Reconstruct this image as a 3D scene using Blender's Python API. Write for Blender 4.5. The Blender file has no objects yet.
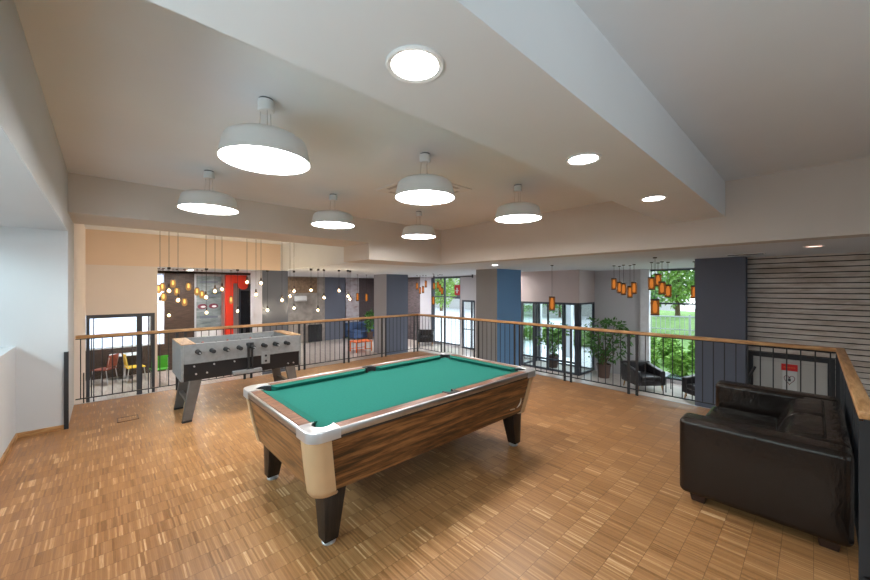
import bpy, bmesh, math, random
from mathutils import Vector, Matrix
random.seed(7)
SC = bpy.context.scene
COL = SC.collection
PI = math.pi
F, CX, HY, CAMH = 354.2, 435.0, 288.0, 1.7
CA, SA = .6828, .7306

# ------------------------------------------------------------------ materials
def new_mat(name):
    m = bpy.data.materials.new(name); m.use_nodes = True
    nt = m.node_tree
    b = nt.nodes['Principled BSDF']
    return m, nt, b

def setin(b, **k):
    for n, v in k.items():
        n = n.replace('_', ' ')
        if n in b.inputs: b.inputs[n].default_value = v

def N(nt, t, **k):
    n = nt.nodes.new(t)
    for a, v in k.items(): setattr(n, a, v)
    return n

def math_node(nt, op, a, b=None, c=None):
    n = nt.nodes.new('ShaderNodeMath'); n.operation = op
    for i, v in enumerate((a, b, c)):
        if v is None: continue
        if isinstance(v, (int, float)): n.inputs[i].default_value = v
        else: nt.links.new(v, n.inputs[i])
    return n.outputs[0]

def ramp(nt, fac, stops):
    r = nt.nodes.new('ShaderNodeValToRGB')
    e = r.color_ramp.elements
    while len(e) < len(stops): e.new(.5)
    for el, (p, c) in zip(e, stops):
        el.position = p; el.color = (*c, 1)
    nt.links.new(fac, r.inputs[0])
    return r.outputs[0]

def mixc(nt, fac, a, b, mode='MIX'):
    n = nt.nodes.new('ShaderNodeMix'); n.data_type = 'RGBA'; n.blend_type = mode
    for i, v in ((0, fac), (6, a), (7, b)):
        if isinstance(v, (int, float)): n.inputs[i].default_value = v
        elif isinstance(v, tuple): n.inputs[i].default_value = (*v, 1)
        else: nt.links.new(v, n.inputs[i])
    return n.outputs[2]

def objco(nt, scale=(1, 1, 1)):
    t = nt.nodes.new('ShaderNodeTexCoord')
    m = nt.nodes.new('ShaderNodeMapping'); m.inputs['Scale'].default_value = scale
    nt.links.new(t.outputs['Object'], m.inputs[0])
    return m.outputs[0]

def noise(nt, co, scale, detail=3, rough=.5):
    n = nt.nodes.new('ShaderNodeTexNoise')
    n.inputs['Scale'].default_value = scale; n.inputs['Detail'].default_value = detail
    n.inputs['Roughness'].default_value = rough
    nt.links.new(co, n.inputs['Vector'])
    return n.outputs['Fac']

def bump(nt, b, h, strength=.2, dist=.01):
    n = nt.nodes.new('ShaderNodeBump'); n.inputs['Strength'].default_value = strength
    n.inputs['Distance'].default_value = dist
    nt.links.new(h, n.inputs['Height']); nt.links.new(n.outputs[0], b.inputs['Normal'])

def flat(name, c, rough=.5, metal=0, var=.06, scale=8, spec=.5, coat=0):
    m, nt, b = new_mat(name)
    setin(b, Roughness=rough, Metallic=metal, Specular_IOR_Level=spec, Coat_Weight=coat)
    f = noise(nt, objco(nt), scale, 4)
    lo = tuple(x*(1-var) for x in c); hi = tuple(min(1, x*(1+var)) for x in c)
    nt.links.new(ramp(nt, f, [(.3, lo), (.7, hi)]), b.inputs['Base Color'])
    return m

def plaster(name, c, var=.02):
    m, nt, b = new_mat(name)
    setin(b, Roughness=.9, Specular_IOR_Level=.15)
    co = objco(nt)
    f = noise(nt, co, 1.3, 3)
    nt.links.new(ramp(nt, f, [(.3, tuple(x*(1-var) for x in c)), (.7, tuple(min(1, x*(1+var)) for x in c))]), b.inputs['Base Color'])
    bump(nt, b, noise(nt, co, 140, 2), .05, .003)
    return m

def emit(name, c, s, base=None):
    m, nt, b = new_mat(name)
    setin(b, Base_Color=(*(base or c), 1), Roughness=.5, Emission_Color=(*c, 1), Emission_Strength=s)
    return m

def wood(name, dark, mid, light, axis=0, scale=1.0, rough=.4, coat=0., spread=9):
    m, nt, b = new_mat(name)
    s = [spread, spread, spread]; s[axis] = 1.0
    co = objco(nt, tuple(x*scale for x in s))
    d = nt.nodes.new('ShaderNodeTexNoise'); d.inputs['Scale'].default_value = 1.6; d.inputs['Detail'].default_value = 6
    d.inputs['Distortion'].default_value = .6
    nt.links.new(co, d.inputs['Vector'])
    f2 = noise(nt, co, 9, 5, .6)
    f = math_node(nt, 'ADD', math_node(nt, 'MULTIPLY', d.outputs['Fac'], .72), math_node(nt, 'MULTIPLY', f2, .28))
    nt.links.new(ramp(nt, f, [(.39, dark), (.5, mid), (.62, light)]), b.inputs['Base Color'])
    setin(b, Roughness=rough, Coat_Weight=coat, Coat_Roughness=.15)
    return m

def parquet(name):
    m, nt, b = new_mat(name)
    co = objco(nt)
    s = nt.nodes.new('ShaderNodeSeparateXYZ'); nt.links.new(co, s.inputs[0])
    x, y = s.outputs[0], s.outputs[1]
    ry = math_node(nt, 'DIVIDE', y, .1475)
    row = math_node(nt, 'FLOOR', ry)
    wn0 = nt.nodes.new('ShaderNodeTexWhiteNoise'); wn0.noise_dimensions = '1D'
    nt.links.new(row, wn0.inputs['W'])
    xs = math_node(nt, 'ADD', math_node(nt, 'DIVIDE', x, .0108), math_node(nt, 'MULTIPLY', wn0.outputs['Value'], 14))
    st = math_node(nt, 'FLOOR', xs)
    blk = math_node(nt, 'FLOOR', math_node(nt, 'DIVIDE', xs, 14))
    def wn(a, bb):
        c = nt.nodes.new('ShaderNodeCombineXYZ'); nt.links.new(a, c.inputs[0]); nt.links.new(bb, c.inputs[1])
        w = nt.nodes.new('ShaderNodeTexWhiteNoise'); w.noise_dimensions = '2D'
        nt.links.new(c.outputs[0], w.inputs['Vector']); return w.outputs['Value']
    r1 = wn(st, row); r2 = wn(blk, row)
    gr = noise(nt, objco(nt, (160, 9, 1)), 1, 4, .6)
    big = noise(nt, co, .9, 2)
    f = math_node(nt, 'ADD', math_node(nt, 'MULTIPLY', r1, .44), math_node(nt, 'MULTIPLY', r2, .16))
    f = math_node(nt, 'ADD', f, math_node(nt, 'ADD', math_node(nt, 'MULTIPLY', gr, .26), .05))
    f = math_node(nt, 'ADD', f, math_node(nt, 'MULTIPLY', math_node(nt, 'SUBTRACT', big, .5), .12))
    c = ramp(nt, f, [(.14, (.21, .092, .030)), (.36, (.33, .155, .057)), (.60, (.395, .195, .076)), (.70, (.48, .255, .108)), (.84, (.76, .52, .29))])
    fy = math_node(nt, 'FRACT', ry); fx = math_node(nt, 'FRACT', xs)
    e1 = math_node(nt, 'LESS_THAN', fy, .022)
    e2 = math_node(nt, 'MULTIPLY', math_node(nt, 'LESS_THAN', fx, .09), .25)
    e = math_node(nt, 'MAXIMUM', math_node(nt, 'MULTIPLY', e1, .6), e2)
    c = mixc(nt, e, c, (.10, .045, .018))
    nt.links.new(c, b.inputs['Base Color'])
    rr = nt.nodes.new('ShaderNodeMapRange'); rr.inputs['To Min'].default_value = .30; rr.inputs['To Max'].default_value = .46
    nt.links.new(r1, rr.inputs['Value']); nt.links.new(rr.outputs[0], b.inputs['Roughness'])
    setin(b, Specular_IOR_Level=.45)
    return m

def leather(name, c, rough=.3, crease=1.0, sc=14):
    m, nt, b = new_mat(name)
    co = objco(nt)
    f = noise(nt, co, 5, 4)
    nt.links.new(ramp(nt, f, [(.3, tuple(x*.75 for x in c)), (.75, tuple(x*1.3 for x in c))]), b.inputs['Base Color'])
    setin(b, Specular_Tint=(1, .9, .82, 1))
    h = math_node(nt, 'ADD', math_node(nt, 'MULTIPLY', noise(nt, objco(nt, (1.3, 1.3, .5)), sc, 4, .6), crease), math_node(nt, 'MULTIPLY', noise(nt, co, 220, 2), .06))
    bump(nt, b, h, .45, .014)
    setin(b, Roughness=rough, Specular_IOR_Level=.5)
    return m

def clear_glass(name, tint=(.93, .97, .97), refl=.12):
    m = bpy.data.materials.new(name); m.use_nodes = True
    nt = m.node_tree; nt.nodes.clear()
    o = N(nt, 'ShaderNodeOutputMaterial'); t = N(nt, 'ShaderNodeBsdfTransparent'); g = N(nt, 'ShaderNodeBsdfGlossy'); mx = N(nt, 'ShaderNodeMixShader')
    t.inputs[0].default_value = (*tint, 1); g.inputs['Roughness'].default_value = .02
    lw = N(nt, 'ShaderNodeLayerWeight'); lw.inputs['Blend'].default_value = .25
    s = math_node(nt, 'MULTIPLY', lw.outputs['Fresnel'], refl*4)
    nt.links.new(math_node(nt, 'MINIMUM', s, .6), mx.inputs[0])
    nt.links.new(t.outputs[0], mx.inputs[1]); nt.links.new(g.outputs[0], mx.inputs[2]); nt.links.new(mx.outputs[0], o.inputs[0])
    return m

def leafmat(name, a, b_, c):
    m, nt, b = new_mat(name)
    f = noise(nt, objco(nt), 7, 3, .7)
    nt.links.new(ramp(nt, f, [(.3, a), (.52, b_), (.72, c)]), b.inputs['Base Color'])
    setin(b, Roughness=.55, Specular_IOR_Level=.3)
    return m

def lantern_mat(name, s):
    m, nt, b = new_mat(name)
    co = objco(nt)
    w = nt.nodes.new('ShaderNodeTexWave'); w.bands_direction = 'Z'; w.inputs['Scale'].default_value = 9; w.inputs['Distortion'].default_value = 3
    nt.links.new(co, w.inputs['Vector'])
    c = ramp(nt, w.outputs['Fac'], [(0, (.75, .22, .03)), (1, (1, .42, .09))])
    nt.links.new(c, b.inputs['Emission Color']); setin(b, Emission_Strength=s, Base_Color=(.5, .2, .05, 1), Roughness=.6)
    return m

def graphic_mat(name, base, spots, seed):
    """printed window film: soft horizontal bands of colour"""
    m, nt, b = new_mat(name)
    co = objco(nt, (1.2, 1.2, 4))
    f = noise(nt, co, 1.4, 4, .65)
    nt.links.new(ramp(nt, f, spots), b.inputs['Base Color']); setin(b, Roughness=.35)
    return m

M = {}
M['wall'] = plaster('white_paint', (.57, .59, .605))
M['ceil'] = plaster('ceiling_paint', (.75, .785, .82)); M['greige'] = plaster('bulkhead_greige', (.66, .62, .58))  # bulkheads toned warmer and darker than the ceiling
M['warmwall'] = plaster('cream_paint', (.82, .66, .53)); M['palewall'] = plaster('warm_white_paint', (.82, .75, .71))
M['pink'] = plaster('pale_pink_paint', (.62, .53, .51))
M['lilac'] = plaster('pale_grey_paint', (.60, .60, .64))
M['parquet'] = parquet('mosaic_parquet')
M['palefloor'] = wood('pale_floor', (.40, .34, .30), (.50, .44, .40), (.58, .53, .49), 1, 1.5, .28, 0, 12)
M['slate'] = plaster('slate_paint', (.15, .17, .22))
M['slate_light'] = plaster('column_grey', (.38, .39, .43))
M['greycol'] = plaster('column_mid_grey', (.30, .30, .31))
M['blue'] = plaster('column_blue', (.15, .28, .47))
M['black'] = flat('black_metal', (.018, .020, .024), .45)
M['steel'] = flat('dark_steel', (.055, .06, .07), .4, .6)
M['chrome'] = flat('chrome', (.68, .69, .71), .3, .8, .0)
M['alu'] = flat('brushed_aluminium', (.52, .53, .54), .30, 1, .05, 30)
M['oak'] = wood('oak_handrail', (.42, .21, .08), (.54, .29, .12), (.66, .40, .19), 0, 3, .4)
M['oaky'] = wood('oak_handrail_cross', (.42, .21, .08), (.54, .29, .12), (.66, .40, .19), 1, 3, .4)
M['skirt'] = wood('oak_skirting', (.30, .15, .05), (.42, .23, .09), (.52, .31, .14), 0, 3, .45)
M['skirty'] = wood('oak_skirting_cross', (.30, .15, .05), (.42, .23, .09), (.52, .31, .14), 1, 3, .45)
M['walx'] = wood('walnut_side', (.020, .008, .004), (.125, .050, .017), (.30, .135, .047), 0, 1.3, .32, .2, 13)
M['waly'] = wood('walnut_end', (.05, .02, .008), (.16, .07, .026), (.27, .125, .05), 1, 1.5, .32, .2, 15)
M['railwood'] = wood('rail_wood', (.09, .034, .018), (.19, .075, .04), (.27, .125, .07), 0, 4, .35, .2)
M['tan'] = flat('tan_corner_panel', (.56, .37, .21), .4, .0, .05, 4)
M['felt'] = flat('green_felt', (.018, .150, .118), .95, 0, .05, 60, .1)
M['felt2'] = flat('green_cushion_felt', (.015, .130, .10), .95, 0, .05, 60, .1)
M['rubber'] = flat('black_rubber', (.012, .012, .013), .6)
M['legbrown'] = wood('dark_leg', (.008, .005, .004), (.014, .009, .007), (.022, .014, .010), 2, 4, .45)
M['leather'] = leather('black_brown_leather', (.0075, .005, .0042), .24)
M['leather3'] = leather('creased_leather', (.0075, .005, .0042), .22, 2.2, 8); M['footbrown'] = flat('brown_foot', (.035, .014, .008), .45)
M['leather2'] = leather('black_leather', (.014, .014, .017), .28)
M['shade'] = flat('white_lacquer', (.72, .73, .73), .45, 0, .01)
M['lamp'] = emit('lamp_diffuser', (1, .975, .95), 33)
M['down'] = emit('downlight_lens', (1, .96, .92), 26)
M['down_fill'] = emit('fill_downlight_lens', (1, .97, .96), 1100)
M['down3'] = emit('soffit_lens', (1, .93, .86), 120)
M['downred'] = emit('rosy_downlight_lens', (1, .62, .5), 3)
def glow_glass(name, c, s, tint, a):
    m = bpy.data.materials.new(name); m.use_nodes = True
    nt = m.node_tree; nt.nodes.clear()
    o = N(nt, 'ShaderNodeOutputMaterial'); t = N(nt, 'ShaderNodeBsdfTransparent'); e = N(nt, 'ShaderNodeEmission'); mx = N(nt, 'ShaderNodeMixShader')
    t.inputs[0].default_value = (*tint, 1); e.inputs[0].default_value = (*c, 1); e.inputs[1].default_value = s; mx.inputs[0].default_value = a
    nt.links.new(t.outputs[0], mx.inputs[1]); nt.links.new(e.outputs[0], mx.inputs[2]); nt.links.new(mx.outputs[0], o.inputs[0])
    return m
M['bulb'] = glow_glass('warm_bulb_glass', (1, .62, .26), 1.3, (1, .9, .7), .5)
M['filament'] = emit('filament', (1, .84, .66), 600)
M['lanternglass'] = glow_glass('amber_shade', (.50, .22, .07), .32, (.95, .68, .4), .5)
M['lanterncore'] = emit('amber_glow', (1, .60, .25), 1.7)
M['lanternglass2'] = glow_glass('pale_amber_glass', (1, .60, .26), .5, (1, .85, .6), .35)
M['lanterncore2'] = emit('pale_amber_glow', (1, .66, .32), 3.5)
M['lantern'] = lantern_mat('amber_lantern', 1.1)
M['lantern2'] = lantern_mat('amber_glass', 1.6)
M['brown'] = flat('dark_bronze', (.05, .03, .02), .5)
M['foosgrey'] = flat('grey_laminate', (.21, .215, .22), .5, 0, .10, 25)
M['foosblack'] = flat('black_laminate', (.014, .013, .014), .3)
M['fooswood'] = wood('brown_wood_top', (.16, .075, .03), (.30, .16, .07), (.42, .25, .12), 1, 5)
M['field'] = flat('foosball_field', (.34, .38, .36), .5)
M['playerred'] = flat('red_player', (.30, .05, .04), .5)
M['playerblue'] = flat('dark_player', (.08, .08, .10), .5)
M['foosleg'] = flat('grey_brown_leg', (.115, .10, .09), .55, 0, .15)
M['slat'] = wood('whitewashed_slat', (.50, .43, .375), (.63, .58, .535), (.72, .69, .65), 1, 1.2, .6, 0, 5)
M['slatback'] = flat('black_backing', (.012, .011, .011), .9)
M['darkwood'] = wood('dark_wood_panel', (.028, .015, .010), (.052, .029, .019), (.08, .047, .032), 0, 2.5, .5)
M['darkwood2'] = wood('smoky_wood_panel', (.075, .06, .065), (.125, .10, .105), (.17, .14, .145), 1, 2.5, .5)
M['glass'] = clear_glass('window_glass')
M['glassb'] = clear_glass('tinted_glass', (.74, .79, .87), .16)
M['frame'] = flat('anthracite_frame', (.045, .055, .075), .45)
M['whiteframe'] = flat('white_frame', (.72, .75, .80), .5)
M['red'] = flat('red_laminate', (.80, .045, .018), .4, 0, .03)
M['signred'] = flat('sign_red', (.62, .02, .02), .5)
M['board'] = flat('pale_board', (.50, .50, .48), .5, 0, .03, 3)
M['paper'] = flat('white_paper', (.70, .71, .70), .6)
M['green'] = flat('green_seat', (.06, .42, .02), .5)
M['dullred'] = flat('dull_red_seat', (.30, .06, .03), .5)
M['yellow'] = flat('yellow_seat', (.80, .52, .03), .5)
M['orange'] = flat('orange_laminate', (.80, .17, .03), .45)
M['bluefab'] = flat('blue_fabric', (.07, .13, .28), .85)
M['greyfab'] = flat('charcoal_fabric', (.035, .035, .04), .9)
M['pot'] = flat('brown_pot', (.11, .065, .05), .5)
M['soil'] = flat('soil', (.05, .03, .02), .95)
M['bark'] = flat('bark', (.16, .10, .06), .9, 0, .3, 20)
M['leaf'] = leafmat('ficus_leaf', (.035, .10, .025), (.075, .20, .045), (.15, .32, .09))
M['bamboo'] = leafmat('bamboo_leaf', (.06, .15, .03), (.14, .30, .06), (.28, .44, .12))
M['tree'] = leafmat('tree_leaf', (.08, .19, .06), (.19, .37, .11), (.38, .56, .23))
M['tree2'] = leafmat('light_tree_leaf', (.13, .26, .05), (.28, .46, .10), (.48, .62, .22))
M['bush'] = leafmat('bush_leaf', (.06, .17, .02), (.20, .38, .05), (.36, .52, .12))
M['grass'] = flat('lawn', (.20, .34, .10), .9, 0, .25, 3)
M['paving'] = flat('paving', (.68, .68, .69), .8, 0, .1, 2)
M['fence'] = flat('fence_grey', (.55, .57, .60), .6)
M['facade'] = flat('pale_facade', (.74, .72, .70), .8)
M['concrete'] = flat('raw_concrete', (.33, .30, .27), .85, 0, .22, 4)
M['brick'] = flat('brown_stone', (.24, .16, .10), .85, 0, .3, 9)
M['screen'] = flat('black_screen', (.012, .012, .015), .2)
M['film1'] = graphic_mat('printed_film_grey', None, [(.3, (.03, .05, .05)), (.43, (.13, .17, .18)), (.56, (.22, .26, .27)), (.7, (.42, .44, .46))], 1)
M['film2'] = graphic_mat('printed_film_pale', None, [(.3, (.42, .26, .28)), (.45, (.60, .55, .58)), (.6, (.72, .70, .74)), (.75, (.40, .42, .50))], 2)
M['maroon'] = flat('maroon_print', (.14, .012, .035), .4)
M['clear_print'] = flat('white_print', (.75, .76, .78), .5)
M['silver'] = flat('silver_print', (.62, .58, .5), .35, .6)
M['greypat'] = flat('grey_plastic', (.42, .42, .42), .5)

# ------------------------------------------------------------------ mesh builder
class MB:
    def __init__(s): s.bm = bmesh.new()
    def add(s, tmp):
        me = bpy.data.meshes.new('tmp'); tmp.to_mesh(me); tmp.free(); s.bm.from_mesh(me); bpy.data.meshes.remove(me); return s
    def box(s, a, b, bev=0, seg=2, mi=0):
        t = bmesh.new(); bmesh.ops.create_cube(t, size=1)
        for v in t.verts:
            v.co = Vector([(a[i]+b[i])/2+v.co[i]*(b[i]-a[i]) for i in range(3)])
        if bev: bmesh.ops.bevel(t, geom=list(t.edges), offset=bev, segments=seg, profile=.5, affect='EDGES')
        for f in t.faces: f.material_index = mi
        return s.add(t)
    def hexa(s, lo, hi, bev=0, seg=2):
        """lo, hi: four points each, same winding"""
        t = bmesh.new()
        v = [t.verts.new(p) for p in lo] + [t.verts.new(p) for p in hi]
        t.faces.new(v[0:4][::-1]); t.faces.new(v[4:8])
        for i in range(4):
            j = (i+1) % 4; t.faces.new((v[i], v[j], v[4+j], v[4+i]))
        bmesh.ops.recalc_face_normals(t, faces=t.faces)
        if bev: bmesh.ops.bevel(t, geom=list(t.edges), offset=bev, segments=seg, profile=.5, affect='EDGES')
        return s.add(t)
    def prism(s, pts, z0, z1, bev=0):
        """polygon in XY extruded in z"""
        t = bmesh.new()
        f = t.faces.new([t.verts.new((p[0], p[1], z0)) for p in pts])
        r = bmesh.ops.extrude_face_region(t, geom=[f])
        for e in r['geom']:
            if isinstance(e, bmesh.types.BMVert): e.co.z = z1
        bmesh.ops.recalc_face_normals(t, faces=t.faces)
        if bev:
            ed = [e for e in t.edges if abs(e.verts[0].co.z-e.verts[1].co.z) < 1e-6 and e.verts[0].co.z == max(z0, z1)]
            bmesh.ops.bevel(t, geom=ed, offset=bev, segments=2, profile=.5, affect='EDGES')
        return s.add(t)
    def lathe(s, prof, c=(0, 0, 0), n=32):
        t = bmesh.new(); rings = []
        for r, z in prof:
            if r < 1e-6: rings.append([t.verts.new((c[0], c[1], c[2]+z))])
            else: rings.append([t.verts.new((c[0]+r*math.cos(2*PI*k/n), c[1]+r*math.sin(2*PI*k/n), c[2]+z)) for k in range(n)])
        for a, b in zip(rings, rings[1:]):
            for k in range(n):
                q = [a[k % len(a)], a[(k+1) % len(a)], b[(k+1) % len(b)], b[k % len(b)]]
                u = []
                for v in q:
                    if v not in u: u.append(v)
                if len(u) > 2: t.faces.new(u)
        bmesh.ops.recalc_face_normals(t, faces=t.faces)
        return s.add(t)
    def cyl(s, c, r, z0, z1, n=16, r2=None):
        r2 = r if r2 is None else r2
        return s.lathe([(0, z0), (r, z0), (r2, z1), (0, z1)], c, n)
    def tube(s, pts, r, n=8):
        t = bmesh.new(); pts = [Vector(p) for p in pts]; rings = []
        up = None
        for i, p in enumerate(pts):
            d = (pts[min(i+1, len(pts)-1)]-pts[max(i-1, 0)]).normalized()
            if up is None: up = Vector((0, 0, 1)) if abs(d.z) < .9 else Vector((1, 0, 0))
            a = d.cross(up).normalized(); b = a.cross(d).normalized(); up = b
            rr = r[i] if isinstance(r, (list, tuple)) else r
            rings.append([t.verts.new(p+a*rr*math.cos(2*PI*k/n)+b*rr*math.sin(2*PI*k/n)) for k in range(n)])
        for a, b in zip(rings, rings[1:]):
            for k in range(n): t.faces.new((a[k], a[(k+1) % n], b[(k+1) % n], b[k]))
        t.faces.new(rings[0][::-1]); t.faces.new(rings[-1])
        bmesh.ops.recalc_face_normals(t, faces=t.faces)
        return s.add(t)
    def quad(s, *p):
        s.bm.faces.new([s.bm.verts.new(q) for q in p]); return s
    def sphere(s, c, r, sx=1, sy=1, sz=1, u=16, v=10):
        t = bmesh.new(); bmesh.ops.create_uvsphere(t, u_segments=u, v_segments=v, radius=r)
        for w in t.verts: w.co = Vector((c[0]+w.co.x*sx, c[1]+w.co.y*sy, c[2]+w.co.z*sz))
        return s.add(t)
    def build(s, name, m, parent=None, smooth=40):
        me = bpy.data.meshes.new(name); s.bm.to_mesh(me); s.bm.free()
        for mm in (m if isinstance(m, (list, tuple)) else [m]): me.materials.append(M[mm])
        off = Vector((0, 0, 0)); p = parent
        while p is not None: off += p.location; p = p.parent
        if off.length: me.transform(Matrix.Translation(-off))
        if smooth:
            me.polygons.foreach_set('use_smooth', [True]*len(me.polygons))
            me.set_sharp_from_angle(angle=math.radians(smooth))
        o = bpy.data.objects.new(name, me); COL.objects.link(o)
        if parent: o.parent = parent
        return o

def tag(o, label=None, cat=None, group=None, kind=None):
    if label: o['label'] = label
    if cat: o['category'] = cat
    if group: o['group'] = group
    if kind: o['kind'] = kind
    return o
def thing(name, label, cat, loc=(0, 0, 0), group=None, rz=0):
    o = bpy.data.objects.new(name, None); COL.objects.link(o)
    o.location = loc; o.rotation_euler = (0, 0, rz); o.empty_display_size = .1
    return tag(o, label, cat, group)
def struct(name, mb, m, label=None, cat=None):
    o = mb.build(name, m); return tag(o, label, cat, None, 'structure')
def copy_tree(o, parent=None):
    c = o.copy(); COL.objects.link(c); c.parent = parent
    for ch in list(o.children): copy_tree(ch, c)
    return c

# ------------------------------------------------------------------ the setting
ZL = -1.1       # lounge floor
ZC = 2.28       # lounge ceiling
ZT = 3.1        # upper ceiling
E_ = [(-1.6, -3.5), (3.0, -3.5), (3.0, -.27), (6.22, -.27), (6.22, 7.33), (-.32, 7.33), (-.32, 6.17), (-.73, 6.17), (-1.6, 6.17)]
struct('floor', MB().prism(E_, -.3, 0), 'parquet', 'honey coloured mosaic parquet floor of the raised games gallery', 'floor')
struct('floor', MB().box((-.6, -3.5, ZL-.2), (12.4, 20, ZL)), 'palefloor', 'pale floor of the lower lounge beyond the railing', 'floor')
struct('trim_1', MB().box((6.22, -.27, -.3), (6.24, 7.35, .004)).box((-.32, 7.33, -.3), (6.22, 7.35, .004)), 'alu', 'metal edging along the rim of the gallery floor', 'trim')

struct('ceiling', MB().box((-1.7, -3.6, ZT), (6.2, 12, ZT+.2)), 'ceil', 'white main ceiling over the games gallery', 'ceiling')
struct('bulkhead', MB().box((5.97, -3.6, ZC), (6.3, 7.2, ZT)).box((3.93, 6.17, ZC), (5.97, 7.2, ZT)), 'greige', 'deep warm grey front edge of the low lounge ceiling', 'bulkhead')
lc = MB()
lc.box((6.3, -3.6, ZC), (12.6, 7.2, ZT+.2)).box((4.17, 7.2, ZC), (12.6, 20, ZT+.2)).box((-.6, 11.8, ZC), (4.17, 20, ZT+.2))
struct('ceiling', lc, 'ceil', 'low white ceiling of the lounge beyond the railing', 'ceiling')
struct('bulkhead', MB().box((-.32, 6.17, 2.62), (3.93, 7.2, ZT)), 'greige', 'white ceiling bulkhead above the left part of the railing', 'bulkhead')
struct('fascia', MB().box((-.32, 11.78, ZC-.02), (4.17, 11.8, ZT)), 'warmwall', 'cream fascia lit by the bare bulbs above the lower lounge', 'fascia')
struct('ceiling_beam', MB().box((-1.6, .797, 2.64), (5.97, 1.487, ZT)), 'ceil', 'wide white ceiling beam with three round downlights', 'beam')

# left wall, niche, stub
lw = MB()
lw.box((-.93, -3.5, 0), (-.73, 6.17, 1.0)).box((-1.6, -3.5, 1.0), (-.73, 6.17, 1.04))
lw.box((-1.6, -3.5, 2.39), (-.32, 6.17, ZT))
struct('wall_left', lw, 'wall', 'white left wall with a long window recess above the parapet', 'wall')
struct('wall_left_end', MB().box((-1.6, 6.17, -.3), (-.32, 7.35, ZT)), 'wall', 'white wall stub at the left end of the railing', 'wall')
struct('wall_left_lounge', MB().box((-.6, 7.35, ZL), (-.32, 11.8, ZT)), 'palewall', 'cream side wall left of the tall glass door', 'wall')
struct('baseboard_left', MB().box((-.73, -3.5, 0), (-.715, 6.155, .055)), 'skirty', 'oak skirting along the left parapet', 'skirting')
struct('baseboard_left_end', MB().box((-.73, 6.153, 0), (-.32, 6.17, .055)), 'skirt', 'oak skirting at the foot of the wall stub', 'skirting')
struct('trim_2', MB().box((-.352, 6.15, 0), (-.312, 6.19, .93)), 'black', 'black corner strip on the edge of the white wall stub', 'trim')
struct('trim_3', MB().box((-.325, 10.42, ZL), (-.30, 10.47, -.08)), 'black', 'black strip on the cream side wall before the left glass door', 'trim')
wn = thing('window_1', 'long window in the recess of the left wall', 'window', (-1.55, 0, 1.04)); wn['kind'] = 'structure'
w = MB()
for y in [-3.45, -1.5, .4, 2.3, 4.2, 6.12]: w.box((-1.58, y-.04, 1.04), (-1.52, y+.04, 2.39))
w.box((-1.58, -3.5, 1.04), (-1.52, 6.17, 1.10)).box((-1.58, -3.5, 2.33), (-1.52, 6.17, 2.39))
w.build('window_frame', 'whiteframe', wn)
MB().box((-1.552, -3.45, 1.09), (-1.546, 6.12, 2.34)).build('pane', 'glass', wn)

# back wall; its window behind the camera is added to bring in light
bw = MB()
bw.box((-1.7, -3.7, -.3), (.2, -3.5, ZT)).box((3.0, -3.7, ZL), (12.4, -3.5, ZT)).box((.2, -3.7, -.3), (3.0, -3.5, .9)).box((.2, -3.7, 2.5), (3.0, -3.5, ZT))
struct('wall_back', bw, 'wall', 'white wall behind the viewer with an added broad window', 'wall')
wn = thing('window_2', 'added broad window in the wall behind the viewer', 'window', (1.6, -3.6, .9)); wn['kind'] = 'structure'
w = MB()
for x in (.24, 1.6, 2.96): w.box((x-.04, -3.63, .9), (x+.04, -3.57, 2.5))
w.box((.2, -3.63, .9), (3, -3.57, .97)).box((.2, -3.63, 2.43), (3, -3.57, 2.5)); w.build('window_frame', 'whiteframe', wn)
MB().box((.27, -3.603, .96), (2.93, -3.597, 2.44)).build('pane', 'glass', wn)

# slatted wall at right
sl = MB(); z = ZL
k = 0
while z < ZC-.03:
    sl.box((8.9, -3.5, z), (8.935, .86, min(z+.073, ZC))); z += .0905; k += 1
struct('wall_right', sl, 'slat', 'wall of whitewashed horizontal timber slats with dark gaps', 'wall')
struct('wall_right_backing', MB().box((8.95, -3.5, ZL), (9.1, .86, ZC)), 'slatback', 'black backing behind the timber slats', 'wall')

# columns: two colours (faces towards -x lighter, faces along x darker)
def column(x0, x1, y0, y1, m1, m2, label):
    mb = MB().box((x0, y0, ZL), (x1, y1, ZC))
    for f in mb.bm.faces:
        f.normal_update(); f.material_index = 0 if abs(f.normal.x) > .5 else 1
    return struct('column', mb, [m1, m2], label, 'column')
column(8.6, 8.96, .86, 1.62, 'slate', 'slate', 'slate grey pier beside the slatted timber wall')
column(8.6, 9.87, 6.48, 7.30, 'greycol', 'blue', 'column with one grey face and one blue face, left of the entrance')
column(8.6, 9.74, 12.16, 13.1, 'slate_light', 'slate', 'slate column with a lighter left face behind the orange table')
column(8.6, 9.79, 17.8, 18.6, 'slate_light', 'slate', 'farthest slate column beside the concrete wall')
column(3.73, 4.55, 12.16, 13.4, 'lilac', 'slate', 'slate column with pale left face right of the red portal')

# outer wall x = 12.2 with openings
ow = MB()
def seg(y0, y1, z0=ZL-.2, z1=ZC): ow.box((12.2, y0, z0), (12.4, y1, z1))
seg(-3.5, -3.0); seg(-3.0, 3.5, ZL-.2, -1.0); seg(-3.0, 3.5, 2.26, ZC); seg(3.5, 5.1)
seg(5.1, 7.25, 1.24, ZC); seg(7.25, 7.4); seg(7.4, 9.4, ZL-.2, -1.0); seg(7.4, 9.4, 2.2, ZC); seg(9.4, 10.42); seg(10.42, 11.2, 1.14, ZC); seg(11.2, 11.32); seg(11.32, 13.35, ZL-.2, -1.02); seg(11.32, 13.35, 2.22, ZC); seg(13.35, 14.2)
struct('wall_far_right', ow, 'lilac', 'pale grey outer wall of the lounge with windows and entrance', 'wall')
struct('wall_far_right_wood', MB().box((12.2, 14.2, ZL), (12.4, 18.2, ZC)), 'darkwood2', 'dark wood clad wall at the far end of the lounge', 'wall')
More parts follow.
